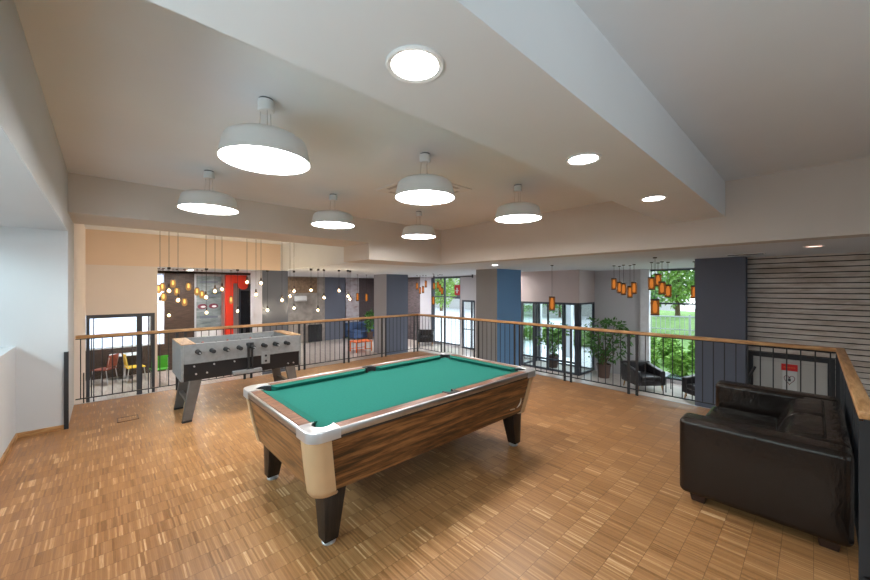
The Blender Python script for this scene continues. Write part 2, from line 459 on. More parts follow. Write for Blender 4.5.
# vestibule
struct('wall_vestibule', MB().box((11.04, 5.1, 1.22), (11.2, 7.25, ZC)).box((11.2, 5.1, 1.22), (12.2, 5.22, ZC)).box((11.2, 7.25, 1.22), (12.2, 7.4, ZC)), ['pink'], 'pale pink wall above the glazed entrance', 'wall')

# far left walls
d0, d1 = -.31, .975
ww = MB()
ww.box((d1, 11.8, ZL), (1.03, 12.0, ZC)).box((-.32, 11.8, 1.05), (d1, 12.0, ZC))
struct('wall_far_left', ww, 'palewall', 'cream wall above the tall glass door', 'wall')
rear = MB()
rear.box((-.6, 15, ZL), (4.6, 15.2, -.2)).box((-.6, 15, 1.0), (1.28, 15.2, ZC)).box((1.5, 15, -.2), (2.34, 15.2, ZC)).box((-.6, 15, -.2), (-.45, 15.2, 1.0)).box((1.13, 15, -.2), (1.28, 15.2, 1.0))
rear.box((1.28, 15, 2.2), (4.6, 15.2, ZC))
struct('wall_rear', rear, 'darkwood', 'dark wood wall behind the hanging bulbs', 'wall')
struct('wall_rear_side', MB().box((-.6, 11.8, ZL), (-.45, 15, ZC)).box((4.4, 15.2, ZL), (4.6, 17.8, ZC)), 'lilac', 'pale side wall of the far room', 'wall')
struct('wall_rear_pale', MB().box((2.34, 15.05, -.2), (4.6, 15.2, 2.2)), 'lilac', 'pale wall behind the printed panel and red portal', 'wall')
struct('wall_concrete', MB().box((4.4, 17.8, ZL), (8.6, 18.0, ZC)), 'concrete', 'raw concrete wall behind the row of bulbs', 'wall')
struct('wall_stone', MB().box((6.5, 17.76, 1.45), (8.15, 17.8, 2.24)), 'brick', 'brown stone cladding high on the concrete wall', 'wall')
struct('wall_far_end', MB().box((9.79, 18.2, ZL), (12.4, 18.4, ZC)), 'darkwood2', 'dark clad wall behind the blue sofa', 'wall')

def framed_window(name, label, axis, p, a0, a1, z0, z1, vs, hs, fm='frame', fw=.05, glass='glass', dep=.06, outer=None):
    """axis 'x': plane x = p, runs along y ; axis 'y': plane y = p"""
    def B(mb, u0, u1, q0, q1, d0_, d1_):
        if axis == 'x': mb.box((p+d0_, u0, q0), (p+d1_, u1, q1))
        else: mb.box((u0, p+d0_, q0), (u1, p+d1_, q1))
    t = thing(name, label, 'window' if 'window' in name else 'door', (p, (a0+a1)/2, z0) if axis == 'x' else ((a0+a1)/2, p, z0)); t['kind'] = 'structure'
    mb = MB()
    B(mb, a0, a0+fw, z0, z1, -dep/2, dep/2); B(mb, a1-fw, a1, z0, z1, -dep/2, dep/2)
    B(mb, a0+fw, a1-fw, z1-fw, z1, -dep/2, dep/2); B(mb, a0+fw, a1-fw, z0, z0+fw, -dep/2, dep/2)
    for v, wd in vs: B(mb, v-wd/2, v+wd/2, z0+fw, z1-fw, -dep/2, dep/2)
    for h, wd in hs: B(mb, a0+fw, a1-fw, h-wd/2, h+wd/2, -dep/2+.004, dep/2-.004)
    mb.build('window_frame' if 'window' in name else 'door_frame', fm, t)
    g = MB(); B(g, a0+fw*.6, a1-fw*.6, z0+fw*.6, z1-fw*.6, -.004, .004); g.build('pane', glass, t)
    return t
w3 = framed_window('window_3', 'tall window onto the green garden beside the slate pier', 'x', 12.25, -3.0, 3.5, -1.0, 2.26, [(2.2, .05), (.9, .05), (-.4, .05), (-1.7, .05)], [(1.24, .05)])  # stretch hidden behind the pier and slats is added for more daylight
MB().box((12.10, 3.42, -1.1), (12.24, 3.66, 2.27)).build('reveal', 'whiteframe', w3)
framed_window('window_4', 'far two light window with a red sign on it', 'x', 12.25, 11.32, 13.35, -1.02, 2.22, [(12.4, .09), (13.2, .12)], [(1.27, .05)])
framed_window('window_9', 'added unseen window behind the blue and grey column', 'x', 12.25, 7.4, 9.4, -1.0, 2.2, [(8.4, .06)], [(1.24, .05)])  # unseen window added to let more daylight into the lounge
framed_window('door_1', 'narrow dark framed glass door at the far end of the lounge', 'x', 12.22, 10.42, 11.2, ZL, 1.14, [(10.62, .07)], [(-.2, .04)], fw=.08)
framed_window('door_2', 'glazed entrance doors below the pale pink wall', 'x', 11.08, 5.1, 7.25, ZL, 1.22, [(5.2, .12), (5.66, .05), (6.2, .05), (6.74, .08)], [(-.72, .06)], fw=.07)
framed_window('door_3', 'outer glass doors of the entrance lobby', 'x', 12.26, 5.1, 7.25, ZL, 1.22, [(6.18, .05)], [], fw=.05)
framed_window('window_5', 'narrow glass side pane of the entrance lobby behind the tall plant', 'y', 5.13, 11.14, 12.19, ZL, 1.22, [], [], fw=.06)
framed_window('window_8', 'narrow glass side pane of the entrance lobby behind the blue column', 'y', 7.3, 11.14, 12.19, ZL, 1.22, [], [], fw=.06)
framed_window('door_4', 'tall dark framed glass door in the cream wall on the left', 'y', 11.84, d0, d1, ZL, 1.05, [(d0+.13, .02), (.665, .11), (.845, .02)], [(.99, .05)], fw=.06, glass='glass')
framed_window('window_6', 'bright window of the room behind the left glass door', 'y', 15.08, -.45, 1.13, -.2, 1.0, [(.80, .05)], [], 'whiteframe', .05, 'glassb')
framed_window('window_7', 'slim bright window strip left of the dark wood wall', 'y', 15.08, 1.28, 1.5, -.2, 2.2, [], [], 'whiteframe', .02, 'glassb')

# ------------------------------------------------------------------ balustrades
def balustrade(label, p0, p1, hm, post_at, bal_step, start_off=0.0, ext0=0, ext1=0):
    """runs from p0 to p1 at z 0; post_at = list of distances of the single posts"""
    p0 = Vector((*p0, 0)); p1 = Vector((*p1, 0)); d = p1-p0; L = d.length; d.normalize(); nrm = Vector((-d.y, d.x, 0))
    t = thing('balustrade', label, 'railing', tuple(p0))
    def bar(mb, s0, s1, w, z0, z1, off=0):
        a = p0+d*s0+nrm*(off-w/2); b = p0+d*s1+nrm*(off-w/2); c = b+nrm*w; e = a+nrm*w
        mb.hexa([(q.x, q.y, z0) for q in (a, b, c, e)], [(q.x, q.y, z1) for q in (a, b, c, e)]); return mb
    mb = MB(); a = p0-d*ext0; b = p0+d*(L+ext1)
    lo = [a-nrm*.034, b-nrm*.034, b+nrm*.034, a+nrm*.034]
    mb.hexa([(q.x, q.y, .968) for q in lo], [(q.x, q.y, 1.012) for q in lo], .006, 2).build('handrail', hm, t)
    bar(MB(), 0, L, .03, .955, .966).build('top_bar', 'black', t)
    bar(MB(), 0, L, .03, .088, .1).build('bottom_bar', 'black', t)
    for s in post_at: bar(MB(), s-.02, s+.02, .014, 0.0, .958).build('post', 'black', t)
    s = start_off
    while s < L-.03:
        if all(abs(s-q) > .035 for q in post_at):
            q = p0+d*s
            MB().cyl((q.x, q.y, 0), .0062, .095, .96, 8).build('baluster', 'black', t)
        s += bal_step
    return t
lp = []
for k in range(7):
    c = 6.42-.04-1.025*k
    for e in (-.058, .058):
        if .03 < c+e < 6.45: lp.append(c+e)
lp = [6.42-1.025*k+.01-e for k in range(7) for e in (0, .114)]
lp = [q for q in lp if q > .4]
balustrade('long oak topped black railing behind the foosball table', (-.30, 7.25), (6.15, 7.25), 'oak', lp, 1.025/9, lp[0] % (1.025/9), 0, .034)
rp = [7.25-.19*0-6.29-.06+.12*0]
rp = []
for c in (6.29, 5.21, 4.13, 3.05, 1.97):
    for e in (.06, -.06): rp.append(7.25-c-e)
rp.append(7.25+.19)
balustrade('oak topped black railing between the pool table and the slate pier', (6.15, 7.216), (6.15, -.204), 'oaky', [q-.034 for q in rp], .12, (rp[0]-.034) % .12, 0, .034)
t3 = balustrade('short oak topped railing return behind the black leather sofa', (6.116, -.204), (3.09, -.204), 'oak', [.9, 1.02, 2.0, 2.12], .115, .1, 0, 0)
MB().box((3.09, -.27, 0), (3.13, -.172, .957)).build('end_post', 'black', t3)

# ------------------------------------------------------------------ pool table
X0, X1, Y0, Y1, ZR = .897, 3.452, 2.05, 3.488, .812
pt = thing('pool_table', 'green felt pool table with walnut cabinet and chrome corners', 'pool table', ((X0+X1)/2, (Y0+Y1)/2, 0))
ti, bi, zt, zb = .02, .085, .752, .38
RC = .075
def ring(i, z): return [(X0+i, Y0+i, z), (X1-i, Y0+i, z), (X1-i, Y1-i, z), (X0+i, Y1-i, z)]
A, B = ring(bi, zb), ring(ti, zt); Ai, Bi = ring(bi+.03, zb), ring(ti+.03, zt)
for k, (nm, m) in enumerate((('side_panel', 'walx'), ('end_panel', 'waly'), ('side_panel', 'walx'), ('end_panel', 'waly'))):
    j = (k+1) % 4
    def cut(P, Q, d=.075):
        P = Vector(P); Q = Vector(Q); u = (Q-P).normalized()*d; return [tuple(P+u), tuple(Q-u)]
    a0, a1 = cut(A[k], A[j]); b0, b1 = cut(B[k], B[j]); a3, a2 = cut(Ai[k], Ai[j], .045); b3, b2 = cut(Bi[k], Bi[j], .045)
    MB().hexa([a0, a1, a2, a3], [b0, b1, b2, b3]).build(nm, m, pt)
MB().hexa(ring(bi+.032, zb+.01), ring(bi+.032, zb+.03)).build('underside', 'legbrown', pt)
# tan rounded corner panels, slightly proud, dropping below the cabinet
for sx, sy, cx, cy in ((1, 1, X0, Y0), (-1, 1, X1, Y0), (-1, -1, X1, Y1), (1, -1, X0, Y1)):
    mb = MB(); t = bmesh.new(); n = 12
    rows = []
    for (i, z) in ((ti-.012, .757), (ti-.012+(bi-ti)*.5, .567), (bi-.012, zb+.02), (bi-.004, zb-.012), (bi+.02, zb-.02)):
        row = []
        r = .085; Lx = .13
        pts = [(Lx, 0)] + [(r-r*math.cos(a), r-r*math.sin(a)) if False else (r-r*math.sin(PI/2*q/n), r-r*math.cos(PI/2*q/n)) for q, a in ((q, 0) for q in range(n+1))] + [(0, Lx)]
        for (u, v) in pts: row.append(t.verts.new((cx+sx*(i+u), cy+sy*(i+v), z)))
        rows.append(row)
    for ra, rb in zip(rows, rows[1:]):
        for q in range(len(ra)-1): t.faces.new((ra[q], ra[q+1], rb[q+1], rb[q]))
    bmesh.ops.recalc_face_normals(t, faces=t.faces)
    g = bmesh.ops.solidify(t, geom=list(t.faces), thickness=.01)
    mb.add(t)
    o = mb.build('corner_panel', 'tan', pt, 60)
    o['label'] = 'tan rounded corner panel'
    # chrome casting with the pocket notch
    r = .085; Lc = .205; dpt = .112; pc = .15; pr = .068
    inn = [(dpt, Lc)]+[(pc+pr*math.cos(math.radians(112+226*q/16)), pc+pr*math.sin(math.radians(112+226*q/16))) for q in range(17)]+[(Lc, dpt)]
    out = [(0, Lc), (0, Lc-.04), (0, Lc-.08)]+[(r-r*math.cos(PI/2*q/12), r-r*math.sin(PI/2*q/12)) for q in range(13)]+[(Lc-.08, 0), (Lc-.04, 0), (Lc, 0)]
    t = bmesh.new(); cols = []
    W = lambda u, v, z: t.verts.new((cx+sx*(u-.004), cy+sy*(v-.004), z))
    for (iu, iv), (ou, ov) in zip(inn, out):
        du, dv = iu-ou, iv-ov; L_ = math.hypot(du, dv); du, dv = du/L_*.008, dv/L_*.008
        cols.append([W(ou, ov, .752), W(ou, ov, ZR-.002), W(ou+du*.3, ov+dv*.3, ZR+.004), W(ou+du, ov+dv, ZR+.006), W(iu-du, iv-dv, ZR+.006), W(iu, iv, ZR-.001), W(iu, iv, .752)])
    for a, b in zip(cols, cols[1:]):
        for k in range(7): t.faces.new((a[k], a[(k+1) % 7], b[(k+1) % 7], b[k]))
    t.faces.new(cols[0]); t.faces.new(cols[-1][::-1])
    bmesh.ops.recalc_face_normals(t, faces=t.faces)
    mb = MB().add(t)
    co = mb.build('corner_casting', 'chrome', pt, 35)
    ar = [math.radians(112+(338-112)*q/16) for q in range(17)]
    pk = [(cx+sx*(pc+(pr+.001)*math.cos(a)), cy+sy*(pc+(pr+.001)*math.sin(a))) for a in ar]+[(cx+sx*(pc+(pr-.005)*math.cos(a)), cy+sy*(pc+(pr-.005)*math.sin(a))) for a in ar[::-1]]
    mb = MB()
    for q in range(16):
        lo4 = [(*pk[q], .752), (*pk[q+1], .752), (*pk[32-q], .752), (*pk[33-q], .752)]
        mb.hexa(lo4, [(p_[0], p_[1], ZR-.001) for p_ in lo4])
    mb.build('pocket', 'rubber', pt)
    # leg: outer corner upright, inner sides taper
    ox, oy = cx+sx*(bi+.06), cy+sy*(bi+.03)
    def q4(s, z, o=0): return [(ox+sx*o, oy+sy*o, z), (ox+sx*s, oy+sy*o, z), (ox+sx*s, oy+sy*s, z), (ox+sx*o, oy+sy*s, z)]
    lo = q4(.105, .03, .008); hi = q4(.165, zb+.01)
    lg = MB().hexa(lo, hi, .006, 2).build('leg', 'legbrown', pt)
    MB().lathe([(0, 0), (.045, 0), (.047, .008), (.03, .022), (.02, .034), (0, .034)], (ox+sx*.062, oy+sy*.062, 0), 20).build('leveller_foot', 'chrome', lg)
# wooden rail tops with chrome edge mouldings and cushions
mx = (X0+X1)/2; my = (Y0+Y1)/2; sp = .06
def rail(x0, x1, y0, y1, side):
    MB().box((x0, y0, .752), (x1, y1, ZR), .003, 1).build('rail_top', 'railwood', pt)
L0, L1 = X0+.2, X1-.2
for (a, b) in ((L0, mx-sp), (mx+sp, L1)):
    rail(a, b, Y0+.022, Y0+.102, 0); rail(a, b, Y1-.102, Y1-.022, 0)
for x_, s in ((X0, 1), (X1, -1)):
    xs = sorted((x_+s*.022, x_+s*.102)); rail(xs[0], xs[1], Y0+.2, Y1-.2, 1)
for y_, s in ((Y0, 1), (Y1, -1)):
    ys = sorted((y_-.003*s, y_+s*.022))
    MB().box((L0-.004, ys[0], .765), (L1+.004, ys[1], ZR+.003), .009, 3).build('edge_moulding', 'alu', pt)
    ys = sorted((y_+s*.004, y_+s*.022)); MB().box((L0, ys[0], .752), (L1, ys[1], .765)).build('edge_lip', 'steel', pt)
for x_, s in ((X0, 1), (X1, -1)):
    xs = sorted((x_-.003*s, x_+s*.022))
    MB().box((xs[0], Y0+.196, .765), (xs[1], Y1-.196, ZR+.003), .009, 3).build('edge_moulding', 'alu', pt)
    xs = sorted((x_+s*.004, x_+s*.022)); MB().box((xs[0], Y0+.2, .752), (xs[1], Y1-.2, .765)).build('edge_lip', 'steel', pt)
bz = .766
MB().box((X0+.08, Y0+.08, bz-.03), (X1-.08, Y1-.08, bz)).build('cloth_bed', 'felt', pt)
def cushion(p, q, inn):
    """outer edge p->q at the rail, inn = inward vector; ends mitred"""
    p = Vector(p); q = Vector(q); d = (q-p).normalized(); i = Vector(inn)
    def sec(e, s):
        o = e; n = e+i*.058+d*s*.05
        return [(o.x, o.y, bz), (o.x, o.y, ZR), (n.x, n.y, ZR-.012), (n.x-i.x*.012, n.y-i.y*.012, bz+.006)]
    a, b = sec(p, 1), sec(q, -1)
    MB().hexa(a, b).build('cushion', 'felt2', pt, 0)
for y_, s in ((Y0+.102, 1), (Y1-.102, -1)):
    cushion((X0+.2, y_), (mx-sp-.0, y_), (0, s)); cushion((mx+sp, y_), (X1-.2, y_), (0, s))
cushion((X0+.102, Y0+.2), (X0+.102, Y1-.2), (1, 0)); cushion((X1-.102, Y0+.2), (X1-.102, Y1-.2), (-1, 0))
for y_, s in ((Y0, 1), (Y1, -1)):
    inn = [(mx+.046*math.cos(PI*q/12), y_+s*(.122-.056*math.sin(PI*q/12))) for q in range(13)]
    inn = [(mx+sp, y_+s*.122)]+inn+[(mx-sp, y_+s*.122)]
    out = [(mx+sp-2*sp*q/14, y_+s*.022) for q in range(15)]
    mb = MB()
    for q in range(14):
        l4 = [(*out[q], .752), (*out[q+1], .752), (*inn[q+1], .752), (*inn[q], .752)]
        mb.hexa(l4, [(p_[0], p_[1], ZR+.004) for p_ in l4])
    mb.build('side_pocket', 'rubber', pt)
# small pale emblem near the right end of the near side: an arc over a dash
def onside(u, z):     # point on the sloping near side panel
    f = (zt-z)/(zt-zb); return (u, Y0+ti+(bi-ti)*f-.003, z)
mb = MB()
arc = [onside(3.125+.085*math.cos(a), .52+.075*math.sin(a)) for a in [math.radians(-75+95*k/8) for k in range(9)]]
mb.tube(arc, [.002+.006*math.sin(PI*k/8) for k in range(9)], 6)
mb.tube([onside(3.035, .452), onside(3.085, .45), onside(3.115, .446)], .005, 6)
e = mb.build('emblem', 'silver', pt); e['label'] = 'pale curved emblem over a small dash'

# ------------------------------------------------------------------ foosball table
fx0, fx1, fy0, fy1 = .70, 2.215, 5.385, 6.15
ft = thing('foosball_table', 'grey and black foosball table on splayed legs by the railing', 'foosball table', ((fx0+fx1)/2, (fy0+fy1)/2, 0))
ftz, fmid, fbz = .99, .735, .52
MB().box((fx0+.012, fy0+.012, fbz), (fx1-.012, fy1-.012, fmid)).build('lower_cabinet', 'foosblack', ft)
for y in (fy0, fy1-.06): MB().box((fx0+.03, y, fmid), (fx1-.03, y+.06, ftz-.004), .004, 1).build('side_panel', 'foosgrey', ft)
for x in (fx0, fx1-.03): MB().box((x, fy0, fbz), (x+.03, fy1, ftz-.012), .004, 1).build('end_panel', 'foosgrey', ft)
for x in (fx0, fx1-.16):
    MB().box((x, fy0, ftz-.012), (x+.16, fy1, ftz), .004, 1).build('end_top', 'fooswood', ft)
MB().box((fx0+.16, fy0+.06, .80), (fx1-.16, fy1-.06, .82)).build('playing_field', 'field', ft)
for x, a in ((fx0+.03, 1), (fx1-.16, 1)): MB().box((x, fy0+.06, .80), (x+.13, fy1-.06, ftz-.014)).build('goal_box', 'foosgrey', ft)
nrod = 8
for k in range(nrod):
    x = .876+k*.158; z = .885
    rd = MB().tube([(x, fy0-.17+(.05 if k % 2 else 0), z), (x, fy1+.12, z)], .008, 8).build('rod', 'chrome', ft)
    near = k in (0, 1, 3, 5, 2, 4, 6, 7)
    MB().tube([(x, fy0-.13, z), (x, fy0-.115, z), (x, fy0-.02, z), (x, fy0-.0, z)], [.022, .027, .022, .030], 14).build('handle', 'rubber', rd)
    for j in range(3):
        y = fy0+.2+j*.18+(.04 if k % 2 else -.02)
        mb = MB().box((x-.015, y-.014, z-.06), (x+.015, y+.014, z+.022), .005, 1).sphere((x, y, z+.034), .016, 1, 1, 1, 8, 6)
        mb.build('player', 'playerred' if k in (0, 1, 3, 5) else 'playerblue', rd)
for (sx, ex) in ((1, fx0), (-1, fx1)):
    for y in (fy0+.012, fy1-.075):
        a = [(ex+sx*.015, y, .0), (ex+sx*.115, y, .0), (ex+sx*.115, y+.06, .0), (ex+sx*.015, y+.06, .0)]
        b = [(ex+sx*.09, y, fbz+.005), (ex+sx*.225, y, fbz+.005), (ex+sx*.225, y+.06, fbz+.005), (ex+sx*.09, y+.06, fbz+.005)]
        a2 = [(p[0]+(q[0]-p[0])*.05, p[1], .026) for p, q in zip(a, b)]
        lg = MB().hexa(a2, b, .004, 1).build('leg', 'foosleg', ft)
        MB().hexa(a, a2).build('foot', 'rubber', lg)
    xa = ex+sx*.07
    MB().box((min(xa, xa+sx*.05), fy0+.07, .22), (max(xa, xa+sx*.05), fy1-.07, .255)).build('cross_brace', 'foosleg', ft)
def plate(x, z, w, h, m, nm, dy=.0): return MB().box((x-w/2, fy0-.006-dy, z-h/2), (x+w/2, fy0+.013, z+h/2), .002, 1).build(nm, m, ft)
pl = plate(1.70, .70, .115, .17, 'foosgrey', 'coin_plate'); pl['label'] = 'pale grey coin plate'
for dz in (.03, -.045): MB().tube([(1.70, fy0-.012, .70+dz), (1.70, fy0-.004, .70+dz)], .016, 12).build('coin_slot', 'rubber', pl)
bt = MB().box((1.455, fy0-.035, .56), (1.48, fy0-.012, .93), .004, 1).box((1.505, fy0-.035, .56), (1.525, fy0-.012, .93), .004, 1).box((1.445, fy0-.03, .90), (1.535, fy0+.002, .94), .004, 1).box((1.445, fy0-.03, .55), (1.535, fy0+.012, .585), .004, 1)
bt.build('ball_tray_bracket', 'rubber', ft)
tr = MB().box((1.27, fy0-.045, .522), (1.64, fy0+.012, .572), .006, 1).build('ball_tray', 'foosgrey', ft)
for k, bx in enumerate((.86, .98, 1.06, 1.30, 2.02, 2.10, .84)):
    MB().tube([(bx, fy0-.002, (.60, .60, .70, .70, .57, .57, .70)[k]), (bx, fy0+.013, (.60, .60, .70, .70, .57, .57, .70)[k])], .011, 10).build('bolt', 'chrome', ft)

# ------------------------------------------------------------------ leather sofa
sx0, sx1, sy0, sy1, sz = 3.375, 5.12, -.172, .745, .665
sf = thing('sofa', 'boxy dark brown leather two seat sofa against the short railing', 'sofa', ((sx0+sx1)/2, (sy0+sy1)/2, 0))
def pad(a, b, bev, name, m='leather', seg=5, puff=0):
    mb = MB().box(a, b, bev, seg)
    o = mb.build(name, m, sf, 50)
    return o
for (a, b) in ((sx0, sx0+.22), (sx1-.22, sx1)):
    o = pad((a, sy0, .07), (b, sy1, sz), .045, 'arm', 'leather' if a == sx0 else 'leather3')
    MB().box((a-.0015, (sy0+sy1)/2-.004, .12), (b+.0015, (sy0+sy1)/2+.004, sz-.03)).build('seam', 'leather', o)
pad((sx0+.21, sy0, .07), (sx1-.21, sy0+.26, sz), .04, 'backrest', 'leather3')
pad((sx0+.2, sy0+.05, .07), (sx1-.2, sy1-.03, .27), .02, 'seat_base')
for k in range(2):
    a = sx0+.225+k*.615
    pad((a, sy0+.30, .26), (a+.605, sy1+.01, .44), .05, 'seat_cushion', 'leather3')
    # sloping back cushion
    lo = [(a+.005, sy0+.17, .40), (a+.60, sy0+.17, .40), (a+.60, sy0+.42, .42), (a+.005, sy0+.42, .42)]
    hi = [(a+.005, sy0+.10, .69), (a+.60, sy0+.10, .69), (a+.60, sy0+.31, .655), (a+.005, sy0+.31, .655)]
    MB().hexa(lo, hi, .045, 5).build('back_cushion', 'leather3', sf, 50)
for x in (sx0+.06, sx1-.17):
    for y in (sy0+.05, sy1-.17):
        MB().hexa([(x+.012, y+.012, 0), (x+.098, y+.012, 0), (x+.098, y+.098, 0), (x+.012, y+.098, 0)], [(x, y, .078), (x+.11, y, .078), (x+.11, y+.11, .078), (x, y+.11, .078)], .004, 1).build('foot', 'footbrown', sf)

# ------------------------------------------------------------------ ceiling lamps
def make_lamp():
    t = thing('pendant_lamp', '', 'ceiling lamp')
    MB().lathe([(0, 0), (.05, 0), (.05, -.016), (0, -.016)], n=24).build('ceiling_plate', 'black', t)
    MB().lathe([(0, -.012), (.056, -.012), (.058, -.02), (.058, -.085), (.05, -.092), (0, -.092)], n=24).build('canopy', 'shade', t)
    w = MB()
    for k in range(3):
        a = 2*PI*k/3+.4; w.tube([(.04*math.cos(a), .04*math.sin(a), -.09), (.05*math.cos(a), .05*math.sin(a), -.285)], .0022, 6)
    w.build('suspension_wires', 'alu', t)
    MB().lathe([(0, -.274), (.17, -.276), (.215, -.281), (.250, -.291), (.274, -.308), (.286, -.332), (.312, -.455), (.315, -.463), (.307, -.463), (.303, -.453), (.277, -.334), (.255, -.306), (.21, -.291), (0, -.284)], n=64).build('lamp_shade', 'shade', t, 30)
    MB().lathe([(0, -.4515), (.3025, -.4515), (.3025, -.447), (0, -.447)], n=64).build('diffuser', 'lamp', t)
    return t
lamps = [
 (.88, 2.78, 'white drum pendant lamp nearest the viewer, largest at upper left'),
 (.92, 4.95, 'white drum pendant lamp above the left end of the gallery, in front of the bulkhead'),
 (2.51, 4.92, 'small looking white drum pendant lamp above the far side of the foosball table'),
 (2.45, 2.775, 'white drum pendant lamp in front of the square ceiling vent'),
 (4.12, 2.755, 'white drum pendant lamp right of all others, beside the downlight beam'),
 (4.22, 4.95, 'smallest white drum pendant lamp, in the far corner of the ceiling')]
lp0 = make_lamp()
for k, (x, y, lb) in enumerate(lamps):
    o = lp0 if k == 0 else copy_tree(lp0)
    o.location = (x, y, ZT); o['label'] = lb; o['group'] = 'drum pendant lamps'

def make_down(r, mlens, z, name='downlight'):
    t = thing(name, '', 'downlight')
    MB().lathe([(r, 0), (r*1.24, 0), (r*1.25, -.006), (r*1.2, -.012), (r*1.02, -.008), (r, .0)], n=40).build('trim_ring', 'shade', t)
    MB().lathe([(0, -.005), (r*1.01, -.005), (r*1.01, -.001), (0, -.001)], n=40).build('lens', mlens, t)
    return t
dl = make_down(.098, 'down', 2.64)
for k, (x, y, lb) in enumerate(((.956, 1.146, 'round downlight in the beam nearest the viewer'), (2.545, 1.146, 'middle round downlight in the ceiling beam'), (4.197, 1.146, 'farthest round downlight in the ceiling beam'))):
    o = dl if k == 0 else copy_tree(dl)
    o.location = (x, y, 2.64); o['label'] = lb; o['group'] = 'beam downlights'
fill_down = make_down(.075, 'down_fill', ZC)  # fill lamps added to brighten the lounge, mostly hidden by columns
soff = [(7.15, 5.45, 'small downlight in the low soffit left of the blue column')]
for k, (x, y, lb) in enumerate(soff):
    o = make_down(.075, 'down3', ZC)
    o.location = (x, y, ZC); o['label'] = lb; o['group'] = 'soffit downlights'
d3 = make_down(.085, 'downred', ZC); d3.location = (7.15, 0, ZC); d3['label'] = 'rosy glowing downlight in the soffit before the slatted wall'; d3['group'] = 'soffit downlights'
for k, (x, y, lb) in enumerate(((10.6, 8.0, 'added fill downlight in the lounge ceiling behind the blue column'), (10.6, 1.1, 'added fill downlight in the lounge ceiling behind the slate pier'), (10.6, 14.6, 'added fill downlight in the lounge ceiling above the blue sofa'), (5.6, 16.6, 'added fill downlight in the lounge ceiling before the raw concrete wall'), (10.2, 13.5, 'added fill downlight in the lounge ceiling behind the slate column with lighter left face'), (2.0, 13.6, 'added fill downlight in the ceiling before the dark wood wall'),  (.3, 13.4, 'added fill downlight in the room behind the tall left glass door'))):
    o = fill_down if k == 0 else copy_tree(fill_down); o.location = (x, y, ZC); o['label'] = lb; o['group'] = 'soffit downlights'
# soffit grille
t = thing('air_grille', 'flat white air grille in the soffit in front of the slate pier', 'vent', (7.98, .8, ZC))
MB().box((7.90, .55, ZC-.012), (8.06, 1.05, ZC)).build('grille_frame', 'shade', t)
mb = MB()
for k in range(5): mb.box((7.915+k*.03, .57, ZC-.016), (7.928+k*.03, 1.03, ZC-.011))
mb.build('slots', 'steel', t)
# ceiling cassette
t = thing('ceiling_cassette', 'square white air conditioning cassette in the ceiling between the lamps', 'air conditioner', (3.315, 3.79, ZT))
MB().box((2.83, 3.30, ZT-.012), (3.80, 4.28, ZT), .003, 1).build('panel', 'shade', t)
for k in range(4):
    a = k*PI/2; mb = MB(); c = Vector((3.315, 3.79))
    d = Vector((math.cos(a), math.sin(a))); n = Vector((-d.y, d.x)); p = c+d*.40
    q = [p-n*.3-d*.03, p+n*.3-d*.03, p+n*.3+d*.03, p-n*.3+d*.03]
    mb.hexa([(v.x, v.y, ZT-.0135) for v in q], [(v.x, v.y, ZT-.011) for v in q]).build('air_slot', 'greypat', t)
MB().box((3.06, 3.53, ZT-.017), (3.57, 4.05, ZT-.011), .002, 1).build('intake_grille', 'greypat', t)
# floor hatch
t = thing('floor_hatch', 'small rectangular wood floor socket hatch left of the foosball table', 'floor hatch', (.225, 6.09, 0))
mb = MB()
hx0, hx1, hy0, hy1 = .12, .335, 5.99, 6.19
for a, b in (((hx0, hy0), (hx1, hy0+.014)), ((hx0, hy1-.014), (hx1, hy1)), ((hx0, hy0), (hx0+.014, hy1)), ((hx1-.014, hy0), (hx1, hy1))): mb.box((*a, 0), (*b, .006))
mb.build('hatch_frame', 'walx', t)
MB().box((hx0+.014, hy0+.014, 0), (hx1-.014, hy1-.014, .0035)).build('hatch_lid', 'parquet', t)

# ------------------------------------------------------------------ hanging bulbs and lanterns
def ray(px, py):
    t = (px-CX)/F; u = (HY-py)/F
    return Vector((CA+SA*t, SA-CA*t, u))
def pix(px, py, axis, val):
    r = ray(px, py); i = {'x': 0, 'y': 1}[axis]
    d = val/r[i]; p = r*d; p.z += CAMH; return p
BM = {}
def hanging_bulb(p, ztop, label, group):
    t = thing('bulb_pendant', label, 'hanging bulb', (p.x, p.y, ztop), group)
    MB().lathe([(0, 0), (.035, 0), (.04, -.01), (.04, -.06), (.0, -.065)], (p.x, p.y, ztop), 14).build('ceiling_cup', 'black', t)
    MB().tube([(p.x, p.y, ztop-.06), (p.x, p.y, p.z+.10)], .0045, 6).build('cord', 'black', t)
    MB().lathe([(0, .15), (.012, .145), (.02, .12), (.021, .055), (0, .05)], tuple(p), 12).build('socket', 'brown', t)
    gl = MB().lathe([(0, .056), (.016, .05), (.022, .035), (.042, .005), (.046, -.015), (.04, -.038), (.022, -.055), (0, -.06)], tuple(p), 16).build('bulb', 'bulb', t)
    MB().sphere((p.x, p.y, p.z-.004), .019, 1, 1, 1.25, 10, 8).build('filament', 'filament', gl)
    return t
YB = 10.0
names = ['leftmost cluster', 'second cluster from left', 'third cluster, before the red portal', 'fourth cluster, before slate column']
cl = [((160, 303), (169, 290.5), (178, 300)), ((206, 297), (215, 291), (222, 289)), ((247, 282), (256, 294.5), (261, 283)), ((282, 300), (290, 296), (294, 291))]
wd = ['left bulb', 'middle bulb', 'right bulb']
for c, nm in zip(cl, names):
    for q, wdn in zip(c, wd):
        hanging_bulb(pix(*q, 'y', YB), ZT, 'bare bulb on long cord, %s of the %s' % (wdn, nm), 'bare bulbs over the lower lounge')
lowl = ['below the leftmost cluster', 'below the second cluster', 'on its own between the red portal and the cream fascia', 'low in front of the slate column', 'low in front of the concrete wall, left one']
